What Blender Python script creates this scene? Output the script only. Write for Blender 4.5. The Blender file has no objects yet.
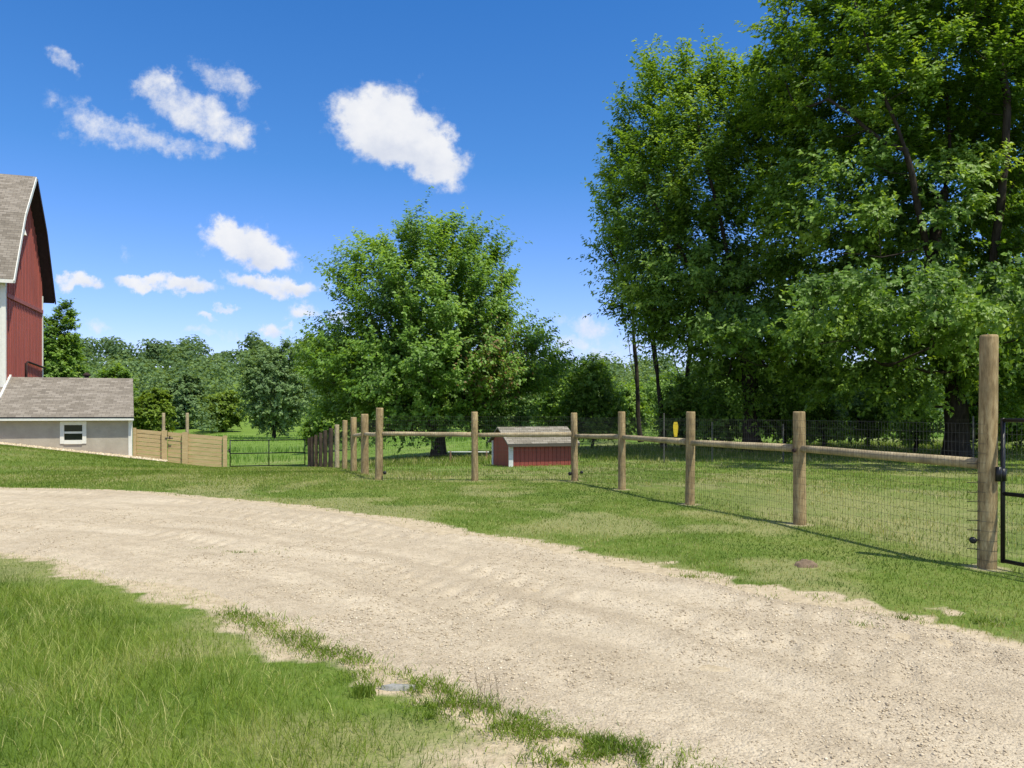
import bpy, math, random
import numpy as np
from mathutils import Vector

rng = np.random.default_rng(7)
random.seed(7)
C = bpy.context.scene.collection
R = math.radians
F = 760.0            # focal length of the photograph in pixels
EYE = 1.65           # camera height
HOR = 412.0          # horizon row of the photograph
TH = R(18.7)         # the farmyard's own axes: U across, V away
Ux, Uy = math.cos(TH), math.sin(TH)
Vx, Vy = -math.sin(TH), math.cos(TH)
SUN = np.array([.375, -.359, 1.0]); SUN /= np.linalg.norm(SUN)

def ab(a, b): return (Ux*a+Vx*b, Uy*a+Vy*b)
def site(px, row, d): return np.array([(px-512)/F*d, d, EYE-(row-HOR)/F*d])
def flat(px, row):
    d = EYE*F/(row-HOR); return ((px-512)/F*d, d)

# ------------------------------------------------------------------ noise, terrain
_perm = rng.random((256, 256))
def vnoise(x, y, s=1.0, seed=0):
    x = np.asarray(x, float)/s+seed*17.3; y = np.asarray(y, float)/s+seed*31.7
    i = np.floor(x).astype(int); j = np.floor(y).astype(int)
    fx = x-i; fy = y-j
    fx = fx*fx*(3-2*fx); fy = fy*fy*(3-2*fy)
    g = lambda a, b: _perm[a & 255, b & 255]
    return (g(i, j)*(1-fx)+g(i+1, j)*fx)*(1-fy)+(g(i, j+1)*(1-fx)+g(i+1, j+1)*fx)*fy
def fbm(x, y, s, o=3, seed=0):
    t = 0; w = 0; a = 1
    for k in range(o):
        t = t+a*vnoise(x, y, s/2**k, seed+k*3); w += a; a *= .55
    return t/w
def sstep(a, b, x):
    t = np.clip((np.asarray(x, float)-a)/(b-a), 0, 1); return t*t*(3-2*t)

_ty = np.arange(-60, 2000, .5)
_tz = np.interp(_ty, [-60, 18, 19, 21, 23.5, 26, 28.3, 30.6, 33, 37.6, 42, 50, 70, 130, 170, 300, 450, 800, 2000],
                [0, 0, -.01, -.06, -.17, -.31, -.47, -.63, -.79, -1.12, -1.44, -1.7, -1.95, -2.4, -1.0, 17, 23, 26, 26])
_k = np.exp(-.5*(np.arange(-8, 9)/3.0)**2); _k /= _k.sum()
_tzs = np.convolve(np.pad(_tz, 8, mode='edge'), _k, mode='valid')
def hz(x, y):
    x = np.asarray(x, float); y = np.asarray(y, float)
    drop = np.interp(y, _ty, _tzs)
    xr = x+3.24+(y-18.5)*.339
    f = np.interp(xr, [0, 7, 20, 40], [1, .6, .08, .05])
    f = f+(1-f)*sstep(45, 110, y)
    z = drop*f
    a = Ux*x+Uy*y; b = Vx*x+Vy*y
    bank = .115*np.maximum(0, -2.0-a)
    bank = np.minimum(bank, 2.2)*sstep(22, 39, b)*(1-sstep(60, 90, b))
    z = z+bank
    z = z+(fbm(x, y, 2.6, 2, 5)-.5)*.05*sstep(3, 9, y)*(1-sstep(60, 90, y))
    z = z+(fbm(x, y, 60, 2, 9)-.5)*6*sstep(170, 260, y)+sstep(170, 320, y)*(4-11*sstep(-40, 40, x))
    return z
def h1(x, y): return float(hz(np.array([x]), np.array([y]))[0])

# ------------------------------------------------------------------ the drive's two edges (world points)
near_pts = [(-34, 14.5), (-20, 12.6), (-12, 10.7), (-8, 9.35), (-5.6, 8.36), (-4.6, 7.7), (-3.6, 7.1), (-2.83, 6.55), (-2.15, 5.85), (-1.5, 5.25),
            (-1.0, 4.7), (-.53, 4.33), (-.06, 3.86), (.41, 3.5), (1.2, 2.7), (2.4, 1.2), (4, -1), (6, -4), (8, -8)]
far_pts = [(-38, 21.5), (-24, 19.5), (-16, 18.0), (-11.25, 16.7), (-8.3, 16.0), (-4.9, 14.2), (-2.65, 12.4), (-1.2, 11.1), (.1, 9.8), (1.03, 8.9),
           (1.75, 7.94), (2.39, 7.0), (3.15, 6.35), (3.7, 5.5), (5.0, 3.6), (7, 1), (10, -3), (13, -8)]
def resample(pts, n):
    p = np.array(pts, float)
    t = np.r_[0, np.cumsum(np.hypot(*np.diff(p, axis=0).T))]; t /= t[-1]
    q = np.linspace(0, 1, n*4)
    o = np.c_[np.interp(q, t, p[:, 0]), np.interp(q, t, p[:, 1])]
    k = np.ones(75)/75
    o = np.c_[np.convolve(np.pad(o[:, 0], 37, 'edge'), k, 'valid'), np.convolve(np.pad(o[:, 1], 37, 'edge'), k, 'valid')]
    return o[::4]
NE = resample(near_pts, 1500); FE = resample(far_pts, 1500)
def dist_to(poly, x, y):
    p = poly[::8]
    d = np.full(len(x), 1e9)
    for i in range(0, len(x), 20000):
        dx = x[i:i+20000, None]-p[None, :, 0]; dy = y[i:i+20000, None]-p[None, :, 1]
        d[i:i+20000] = np.sqrt((dx*dx+dy*dy).min(1))
    return d
def inside(x, y):
    P = np.r_[NE[::6], FE[::-6]]
    r = np.zeros(len(x), bool)
    x1, y1 = P[:, 0], P[:, 1]; x2, y2 = np.roll(x1, -1), np.roll(y1, -1)
    for i in range(len(P)):
        if y1[i] == y2[i]: continue
        c = (y1[i] > y) != (y2[i] > y)
        r ^= c & (x < (x2[i]-x1[i])*(y-y1[i])/(y2[i]-y1[i])+x1[i])
    return r
def drive_sd(x, y):
    """distance into the drive (positive on gravel) and which edge is nearer (True = the near, tall-grass edge)"""
    x = np.asarray(x, float).ravel(); y = np.asarray(y, float).ravel()
    dn = dist_to(NE, x, y); df = dist_to(FE, x, y)
    d = np.minimum(dn, df); s = np.where(inside(x, y), 1, -1)
    return d*s, dn < df

def near_s2(x, y, sd): return sd+(fbm(x, y, .5, 3, 31)-.5)*.9-.10-.28*(1-sstep(-4.2, -2.4, x))
def far_s2(x, y, sd): return sd+(fbm(x, y, .9, 4, 43)-.5)*1.25*(.45+.55*sstep(0, 3, x))+(fbm(x, y, .28, 3, 44)-.5)*.8*sstep(.5, 2.5, x)
def verge(x, y): return sstep(-1.2, .3, x)*sstep(.30, .52, fbm(x, y, .45, 3, 33))
# ------------------------------------------------------------------ mesh helpers
def link(name, me, mat=None, parent=None):
    o = bpy.data.objects.new(name, me); C.objects.link(o)
    if mat is not None: me.materials.append(mat)
    if parent is not None: o.parent = parent
    return o
def np_mesh(name, v, f, mat=None, parent=None, tint=None, smooth=False, uv=None, extra=None):
    """v (n,3); f (m,k) all faces with k corners"""
    v = np.asarray(v, np.float32); f = np.asarray(f, np.int32)
    me = bpy.data.meshes.new(name)
    m, k = f.shape
    me.vertices.add(len(v)); me.vertices.foreach_set('co', v.ravel())
    me.loops.add(m*k); me.loops.foreach_set('vertex_index', f.ravel())
    me.polygons.add(m); me.polygons.foreach_set('loop_start', np.arange(0, m*k, k, dtype=np.int32))
    if smooth: me.polygons.foreach_set('use_smooth', np.ones(m, bool))
    if tint is not None:
        at = me.attributes.new('tint', 'FLOAT', 'POINT'); at.data.foreach_set('value', np.asarray(tint, np.float32))
    for nm, arr in (extra or {}).items():
        at = me.attributes.new(nm, 'FLOAT', 'POINT'); at.data.foreach_set('value', np.asarray(arr, np.float32))
    if uv is not None:
        l = me.uv_layers.new(name='UVMap'); l.data.foreach_set('uv', np.asarray(uv, np.float32)[f.ravel()].ravel())
    me.update(calc_edges=True); me.validate()
    return link(name, me, mat, parent)
class MB:
    """collects polygons for one mesh object, in world or local space"""
    def __init__(s): s.v = []; s.f = []; s.uv = []
    def poly(s, pts, uv=None):
        b = len(s.v); s.v += [tuple(map(float, p)) for p in pts]; s.f.append(tuple(range(b, b+len(pts))))
        s.uv.append(uv if uv else [(0, 0)]*len(pts)); return s
    def hexa(s, p):     # 8 points: bottom ring then top ring, both counter-clockwise seen from above
        b = len(s.v); s.v += [tuple(map(float, q)) for q in p]
        for q in ((3, 2, 1, 0), (4, 5, 6, 7), (0, 1, 5, 4), (1, 2, 6, 5), (2, 3, 7, 6), (3, 0, 4, 7)):
            s.f.append(tuple(b+i for i in q)); s.uv.append([(0, 0)]*4)
        return s
    def box(s, a0, a1, b0, b1, z0, z1, fr=ab, z0b=None, z1b=None):
        """box in the yard's axes; z0b, z1b give other heights at the a1 end"""
        z0b = z0 if z0b is None else z0b; z1b = z1 if z1b is None else z1b
        P = [(a0, b0, z0), (a1, b0, z0b), (a1, b1, z0b), (a0, b1, z0), (a0, b0, z1), (a1, b0, z1b), (a1, b1, z1b), (a0, b1, z1)]
        return s.hexa([(*fr(a, b), z) for a, b, z in P])
    def tube(s, pts, rad, n=10, caps=True, jit=0):
        pts = [Vector(p) for p in pts]; rad = rad if isinstance(rad, (list, tuple)) else [rad]*len(pts)
        b = len(s.v)
        for i, p in enumerate(pts):
            t = (pts[min(i+1, len(pts)-1)]-pts[max(i-1, 0)]).normalized()
            r = t.cross(Vector((0, 0, 1)) if abs(t.z) < .9 else Vector((1, 0, 0))).normalized(); q = t.cross(r)
            for k in range(n):
                an = 2*math.pi*k/n; rr = rad[i]*(1+jit*(random.random()-.5))
                s.v.append(tuple(p+r*math.cos(an)*rr+q*math.sin(an)*rr))
        for i in range(len(pts)-1):
            for k in range(n):
                s.f.append((b+i*n+k, b+i*n+(k+1) % n, b+(i+1)*n+(k+1) % n, b+(i+1)*n+k)[::-1]); s.uv.append([(0, 0)]*4)
        if caps:
            s.f.append(tuple(b+k for k in range(n))); s.uv.append([(0, 0)]*n)
            e = b+(len(pts)-1)*n; s.f.append(tuple(e+k for k in range(n))[::-1]); s.uv.append([(0, 0)]*n)
        return s
    def build(s, name, mat, parent=None, smooth=False, origin=None):
        me = bpy.data.meshes.new(name)
        o0 = origin if origin is not None else (0, 0, 0)
        me.from_pydata([(x-o0[0], y-o0[1], z-o0[2]) for x, y, z in s.v], [], s.f)
        l = me.uv_layers.new(name='UVMap'); i = 0
        for u in s.uv:
            for c in u: l.data[i].uv = c; i += 1
        if smooth:
            for p in me.polygons: p.use_smooth = len(p.vertices) == 4
        me.update()
        return link(name, me, mat, parent)
def tag(o, label=None, cat=None, group=None, kind=None):
    if label: o['label'] = label
    if cat: o['category'] = cat
    if group: o['group'] = group
    if kind: o['kind'] = kind
    return o
def thing(name, label, cat, group=None):
    o = bpy.data.objects.new(name, None); C.objects.link(o); o.empty_display_size = .2
    return tag(o, label, cat, group)
def wires(segs, r):
    """thin three-sided wires; segs (n,2,3)"""
    segs = np.asarray(segs, float); p, q = segs[:, 0], segs[:, 1]
    t = q-p; t /= np.linalg.norm(t, axis=1)[:, None]
    ref = np.where(np.abs(t[:, 2:3]) < .9, np.array([[0, 0, 1.]]), np.array([[1., 0, 0]]))
    n1 = np.cross(t, ref); n1 /= np.linalg.norm(n1, axis=1)[:, None]; n2 = np.cross(t, n1)
    ring = [n1*math.cos(k)*r+n2*math.sin(k)*r for k in (0, 2.094, 4.189)]
    v = np.stack([p+g for g in ring]+[q+g for g in ring], 1)
    base = np.arange(len(p))[:, None, None]*6
    f = np.array([[0, 1, 4, 3], [1, 2, 5, 4], [2, 0, 3, 5]])[None]+base
    return v.reshape(-1, 3), f.reshape(-1, 4)

# ------------------------------------------------------------------ materials
class NT:
    def __init__(s, name):
        s.m = bpy.data.materials.new(name); s.m.use_nodes = True
        s.t = s.m.node_tree; s.t.nodes.clear(); s.out = s.n('ShaderNodeOutputMaterial')
    def n(s, typ, **kw):
        o = s.t.nodes.new(typ)
        for k, v in kw.items():
            if k == 'inp':
                for i, val in v.items():
                    if isinstance(val, bpy.types.NodeSocket): s.t.links.new(val, o.inputs[i])
                    else: o.inputs[i].default_value = val
            else: setattr(o, k, v)
        return o
    def noise(s, vec, scale, detail=4, rough=.6):
        return s.n('ShaderNodeTexNoise', inp={'Vector': vec, 'Scale': scale, 'Detail': detail, 'Roughness': rough}).outputs['Fac']
    def ramp(s, fac, stops):
        r = s.n('ShaderNodeValToRGB', inp={'Fac': fac}); e = r.color_ramp.elements
        while len(e) < len(stops): e.new(.5)
        for el, (p, c) in zip(e, stops): el.position = p; el.color = (*c, 1) if len(c) == 3 else c
        return r.outputs['Color']
    def mix(s, fac, a, b, mode='MIX'):
        o = s.n('ShaderNodeMix', data_type='RGBA', blend_type=mode)
        for k, v in ((0, fac), (6, a), (7, b)):
            if isinstance(v, bpy.types.NodeSocket): s.t.links.new(v, o.inputs[k])
            else: o.inputs[k].default_value = (*v, 1) if isinstance(v, tuple) and len(v) == 3 else v
        return o.outputs[2]
    def math(s, op, a, b=0.0):
        o = s.n('ShaderNodeMath', operation=op)
        for k, v in ((0, a), (1, b)):
            if isinstance(v, bpy.types.NodeSocket): s.t.links.new(v, o.inputs[k])
            else: o.inputs[k].default_value = v
        return o.outputs[0]
    def pos(s): return s.n('ShaderNodeNewGeometry').outputs['Position']
    def map(s, vec, scale, rot=(0, 0, 0)):
        return s.n('ShaderNodeMapping', inp={'Vector': vec, 'Scale': scale, 'Rotation': rot}).outputs[0]
    def attr(s, name): return s.n('ShaderNodeAttribute', attribute_name=name).outputs['Fac']
    def bump(s, h, strength=.5, dist=.02, nrm=None):
        o = s.n('ShaderNodeBump', inp={'Height': h, 'Strength': strength, 'Distance': dist})
        if nrm is not None: s.t.links.new(nrm, o.inputs['Normal'])
        return o.outputs[0]
    def bsdf(s, col, rough=.8, spec=.3, nrm=None, metal=0.0):
        b = s.n('ShaderNodeBsdfPrincipled')
        for k, v in (('Base Color', col), ('Roughness', rough), ('Specular IOR Level', spec), ('Metallic', metal), ('Normal', nrm)):
            if v is None: continue
            if isinstance(v, bpy.types.NodeSocket): s.t.links.new(v, b.inputs[k])
            else: b.inputs[k].default_value = (*v, 1) if isinstance(v, tuple) and len(v) == 3 else v
        return b.outputs[0]
    def end(s, sh): s.t.links.new(sh, s.out.inputs['Surface']); return s.m

def mat_leaf(name, dark, mid, light, trans=.34, spec=.35):
    t = NT(name); a = t.attr('tint')
    col = t.ramp(a, [(0, dark), (.5, mid), (1, light)])
    d = t.bsdf(col, .5, spec)
    tr = t.n('ShaderNodeBsdfTranslucent', inp={'Color': t.mix(1.0, col, (1.5, 1.35, .5), 'MULTIPLY')})
    m = t.n('ShaderNodeMixShader', inp={0: trans, 1: d, 2: tr.outputs[0]})
    return t.end(m.outputs[0])
def mat_plain(name, col, rough=.6, spec=.3, var=.25, scale=6, metal=0.0, bump=.1):
    t = NT(name); p = t.pos(); n = t.noise(p, scale, 5, .65)
    c2 = tuple(c*(1-var) for c in col); c3 = tuple(min(1, c*(1+var)) for c in col)
    c = t.ramp(n, [(.25, c2), (.75, c3)])
    return t.end(t.bsdf(c, rough, spec, t.bump(t.noise(p, scale*8, 3), bump, .01), metal))
def mat_wood(name, a, b, c, zscale=.18, sc=14):
    t = NT(name); p = t.n('ShaderNodeTexCoord').outputs['Object']
    grain = t.noise(t.map(p, (1, 1, zscale)), sc*2.2, 6, .7)
    blot = t.noise(p, 2.3, 4, .6)
    col = t.ramp(grain, [(.28, a), (.5, b), (.72, c)])
    col = t.mix(t.ramp(blot, [(.42, (0, 0, 0)), (.72, (.75, .75, .75))]), col, tuple(x*.42 for x in b))
    kn = t.n('ShaderNodeTexVoronoi', inp={'Vector': t.map(p, (1, 1, .55)), 'Scale': 5.5}).outputs['Distance']
    col = t.mix(t.ramp(kn, [(.02, (.7, .7, .7)), (.09, (0, 0, 0))]), col, tuple(x*.35 for x in a))
    return t.end(t.bsdf(col, .85, .2, t.bump(grain, .6, .012)))
def mat_boards(name, a, b):     # horizontal boards
    t = NT(name); p = t.pos()
    g = t.noise(t.map(p, (.5, .5, 6)), 5, 6, .65); n = t.noise(t.map(p, (.25, .25, 1)), 3.0, 3)
    return t.end(t.bsdf(t.mix(t.math('MULTIPLY', n, .6), t.ramp(g, [(.3, a), (.7, b)]), tuple(x*.6 for x in a)), .85, .2, t.bump(g, .4, .01)))
def mat_shingle(name, a, b, c, bw=.34, rh=.15):
    t = NT(name); uv = t.n('ShaderNodeTexCoord').outputs['UV']
    br = t.n('ShaderNodeTexBrick', offset=.5, inp={'Vector': uv, 'Color1': (.0, .0, .0, 1), 'Color2': (1, 1, 1, 1), 'Mortar': (.35, .35, .35, 1),
             'Scale': 1.0, 'Mortar Size': .008, 'Mortar Smooth': .3, 'Bias': 0.0, 'Brick Width': bw, 'Row Height': rh})
    n = t.noise(t.map(uv, (1, 1, 1)), 1.1, 5, .7); n2 = t.noise(t.map(uv, (1, 2.2, 1)), 6, 3)
    f = t.math('ADD', t.math('MULTIPLY', br.outputs['Color'], .42), t.math('ADD', t.math('MULTIPLY', n, .38), t.math('MULTIPLY', n2, .3)))
    col = t.ramp(f, [(.22, a), (.52, b), (.85, c)])
    col = t.mix(t.math('MULTIPLY', br.outputs['Fac'], .75), col, tuple(x*.35 for x in a))
    return t.end(t.bsdf(col, .95, .15, t.bump(br.outputs['Fac'], -.5, .02)))
def mat_red(name, col, pitch=.0):
    t = NT(name); p = t.pos()
    s = t.noise(t.map(p, (3, 3, .12)), 2.2, 5, .7); n = t.noise(p, 1.2, 4)
    c = t.ramp(s, [(.3, tuple(x*.72 for x in col)), (.7, tuple(min(1, x*1.25) for x in col))])
    c = t.mix(t.math('MULTIPLY', n, .35), c, (col[0]*.8, col[1]*1.3, col[2]*1.3))
    return t.end(t.bsdf(c, .6, .3, t.bump(s, .2, .01)))

M = {}
M['post'] = mat_wood('post_wood', (.13, .082, .038), (.40, .285, .142), (.60, .465, .26))
M['rail'] = mat_wood('rail_wood', (.29, .21, .115), (.47, .37, .225), (.60, .49, .32), 1.0, 6)
M['dark_post'] = mat_wood('dark_post_wood', (.04, .03, .022), (.08, .058, .042), (.12, .09, .065))  # darker brown, used on three posts of the receding run
M['weathered'] = mat_wood('weathered_wood', (.17, .095, .05), (.30, .175, .10), (.40, .25, .15))
M['boards'] = mat_boards('treated_boards', (.46, .32, .155), (.70, .53, .29))
M['shingle'] = mat_shingle('barn_shingles', (.155, .13, .105), (.245, .208, .17), (.33, .285, .24))
M['shingle_small'] = mat_shingle('weathered_shingles', (.15, .13, .10), (.25, .22, .175), (.34, .305, .255), .3, .13)
M['red'] = mat_red('barn_red', (.40, .098, .075))
M['shed_red'] = mat_red('shed_red', (.30, .062, .045))
M['white'] = mat_plain('white_paint', (.80, .76, .68), .5, .3, .07, 4)
M['shed_white'] = mat_plain('shed_white_paint', (.66, .66, .64), .6, .3, .12, 5)
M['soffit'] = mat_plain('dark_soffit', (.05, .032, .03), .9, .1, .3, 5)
M['black'] = mat_plain('black_metal', (.012, .012, .013), .4, .4, .3, 10)
M['wire'] = mat_plain('fence_wire', (.09, .088, .08), .45, .5, .2, 3, .5)
M['steel'] = mat_plain('galvanised_steel', (.10, .095, .085), .8, .2, .3, 8)
M['yellow'] = mat_plain('yellow_plastic', (.75, .52, .02), .45, .4, .1, 9)
M['stone'] = mat_plain('pale_stone', (.34, .33, .30), .9, .2, .4, 30, 0, .8)
M['soil'] = mat_plain('dry_soil', (.21, .15, .10), .95, .1, .45, 14, 0, .8)
def mat_glass():
    t = NT('window_glass'); return t.end(t.bsdf((.012, .015, .018), .06, .6))
M['glass'] = mat_glass()
def mat_bark(name, a, b):
    t = NT(name); p = t.pos(); g = t.noise(t.map(p, (1, 1, .22)), 9, 6, .7)
    return t.end(t.bsdf(t.ramp(g, [(.3, a), (.7, b)]), .95, .1, t.bump(g, .9, .05)))
M['bark'] = mat_bark('grey_brown_bark', (.035, .027, .021), (.125, .10, .078))
M['bark_dark'] = mat_bark('dark_bark', (.02, .016, .013), (.075, .06, .048))
def mat_block():
    t = NT('parged_block'); p = t.pos(); n = t.noise(p, 1.3, 5, .65); n2 = t.noise(p, 11, 4)
    c = t.ramp(n, [(.25, (.38, .325, .255)), (.55, (.48, .42, .335)), (.8, (.55, .49, .40))])
    c = t.mix(t.math('MULTIPLY', n2, .35), c, (.29, .255, .225))
    return t.end(t.bsdf(c, .95, .1, t.bump(n2, .35, .02)))
M['block'] = mat_block()
M['maple'] = mat_leaf('maple_leaves', (.075, .155, .022), (.185, .335, .045), (.340, .500, .090), .45, .5)
M['silver'] = mat_leaf('silver_maple_leaves', (.066, .140, .018), (.178, .312, .040), (.350, .485, .085), .45, .5)
M['bush'] = mat_leaf('shrub_leaves', (.075, .155, .020), (.180, .320, .042), (.320, .470, .085), .45, .5)
M['yellowgreen'] = mat_leaf('yellow_green_leaves', (.085, .14, .012), (.18, .27, .026), (.29, .39, .05), .4)
M['greygreen'] = mat_leaf('grey_green_leaves', (.105, .175, .065), (.20, .305, .115), (.32, .43, .19), .42)
M['rusty'] = mat_leaf('rusty_leaves', (.08, .045, .018), (.19, .12, .045), (.30, .22, .08), .3)
M['wood'] = mat_leaf('far_wood_hazed_leaves', (.075, .130, .072), (.150, .232, .096), (.255, .345, .130), .35, .1)  # bluish distance haze is mixed into these leaf colours
M['grass'] = mat_leaf('tall_grass_blades', (.070, .130, .013), (.220, .305, .036), (.60, .56, .24), .34, .2)
M['lawn'] = mat_leaf('mown_grass_blades', (.062, .118, .013), (.195, .268, .036), (.52, .46, .22), .30, .2)
M['weed'] = mat_leaf('weed_leaves', (.085, .145, .020), (.19, .27, .042), (.42, .44, .15), .4, .2)
M['pebble'] = None
def mat_pebble():
    t = NT('limestone_pebbles'); a = t.attr('tint')
    c = t.ramp(a, [(0, (.27, .21, .14)), (.35, (.48, .385, .265)), (.75, (.63, .52, .37)), (1, (.80, .70, .54))])
    return t.end(t.bsdf(c, .95, .1))
M['pebble'] = mat_pebble()
def mat_gravel():
    t = NT('crushed_limestone'); p = t.pos(); uv = t.n('ShaderNodeTexCoord').outputs['UV']
    big = t.noise(p, .55, 4, .6); streak = t.noise(t.map(uv, (.12, 1.5, 1)), 1.6, 5, .65)
    fine = t.noise(p, 38, 5, .75); mid = t.noise(p, 7, 5, .7)
    vo = t.n('ShaderNodeTexVoronoi', inp={'Vector': p, 'Scale': 62.0, 'Randomness': 1.0})
    c = t.ramp(fine, [(.30, (.31, .245, .17)), (.5, (.50, .405, .29)), (.7, (.625, .525, .395))])
    c = t.mix(t.ramp(streak, [(.36, (.0, .0, .0)), (.64, (.75, .75, .75))]), c, (.68, .565, .415))
    c = t.mix(t.ramp(big, [(.40, (0, 0, 0)), (.66, (.6, .6, .6))]), c, (.45, .358, .25))
    c = t.mix(t.ramp(mid, [(.48, (0, 0, 0)), (.70, (.65, .65, .65))]), c, (.38, .30, .21))
    rt = t.attr('rut')
    c = t.mix(t.math('MULTIPLY', t.math('MULTIPLY', t.math('MAXIMUM', rt, 0.0), mid), .75), c, (.76, .65, .50))
    c = t.mix(t.math('MULTIPLY', t.math('MAXIMUM', t.math('MULTIPLY', rt, -1.0), 0.0), .42), c, (.34, .265, .18))
    vc = t.ramp(vo.outputs['Color'], [(.0, (.50, .48, .45)), (.16, (.90, .90, .89)), (1, (1.12, 1.12, 1.12))])
    c = t.mix(.75, c, vc, 'MULTIPLY')
    h = t.math('ADD', t.math('MULTIPLY', fine, 1.0), t.math('MULTIPLY', vo.outputs['Distance'], -.8))
    nrm = t.bump(h, .75, .014, t.bump(mid, .5, .05))
    return t.end(t.bsdf(c, .95, .1, nrm))
M['gravel'] = mat_gravel()
def mat_ground():
    t = NT('turf_and_soil'); p = t.pos(); bare = t.attr('bare'); wild = t.attr('wild')
    n1 = t.noise(p, .35, 5, .65); n2 = t.noise(p, 2.2, 5, .7); n3 = t.noise(p, 16, 4, .7); n4 = t.noise(t.map(p, (.02, .10, 1)), 2.4, 4, .6)
    f = t.math('ADD', t.math('MULTIPLY', n1, .45), t.math('ADD', t.math('MULTIPLY', n2, .35), t.math('MULTIPLY', n3, .25)))
    lawn = t.ramp(f, [(.32, (.055, .095, .014)), (.50, (.115, .175, .028)), (.63, (.20, .23, .060)), (.78, (.36, .32, .15))])  # greens darkened to stand in for shade beneath the blades
    wildc = t.ramp(t.math('ADD', t.math('MULTIPLY', n4, .7), t.math('MULTIPLY', n2, .35)),
                   [(.32, (.085, .150, .024)), (.5, (.145, .230, .038)), (.72, (.215, .295, .060))])
    c = t.mix(wild, lawn, wildc)
    c = t.mix(t.math('MULTIPLY', t.attr('dry'), t.math('ADD', n3, -.05)), c, (.36, .31, .16))
    soil = t.ramp(t.noise(p, 9, 5, .7), [(.3, (.36, .28, .18)), (.55, (.53, .425, .29)), (.8, (.63, .52, .37))])
    bf = t.math('ADD', bare, t.math('MULTIPLY', t.math('SUBTRACT', n3, .5), t.math('MULTIPLY', bare, .9)))
    c = t.mix(t.ramp(bf, [(.25, (0, 0, 0)), (.6, (1, 1, 1))]), c, soil)
    return t.end(t.bsdf(c, .95, .1, t.bump(t.math('ADD', n3, t.math('MULTIPLY', n2, 2)), .6, .05)))
M['ground'] = mat_ground()

# ------------------------------------------------------------------ camera, light, sky
scn = bpy.context.scene
cam = bpy.data.objects.new('camera', bpy.data.cameras.new('camera')); C.objects.link(cam)
cam.location = (0, 0, EYE); cam.rotation_euler = (R(90), 0, 0)
cam.data.sensor_width = 36; cam.data.lens = F/1024*36; cam.data.shift_y = (HOR-384)/1024
cam.data.clip_start = .05; cam.data.clip_end = 5000
scn.camera = cam
scn.view_settings.view_transform = 'Standard'; scn.view_settings.look = 'None'; scn.view_settings.exposure = 0
sl = bpy.data.lights.new('sun', 'SUN'); sl.energy = 5.0; sl.angle = R(.53); sl.color = (1, .965, .80)
so = bpy.data.objects.new('sun', sl); C.objects.link(so)
so.rotation_euler = Vector(SUN).to_track_quat('Z', 'Y').to_euler(); so.location = (10, -10, 40)

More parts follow.
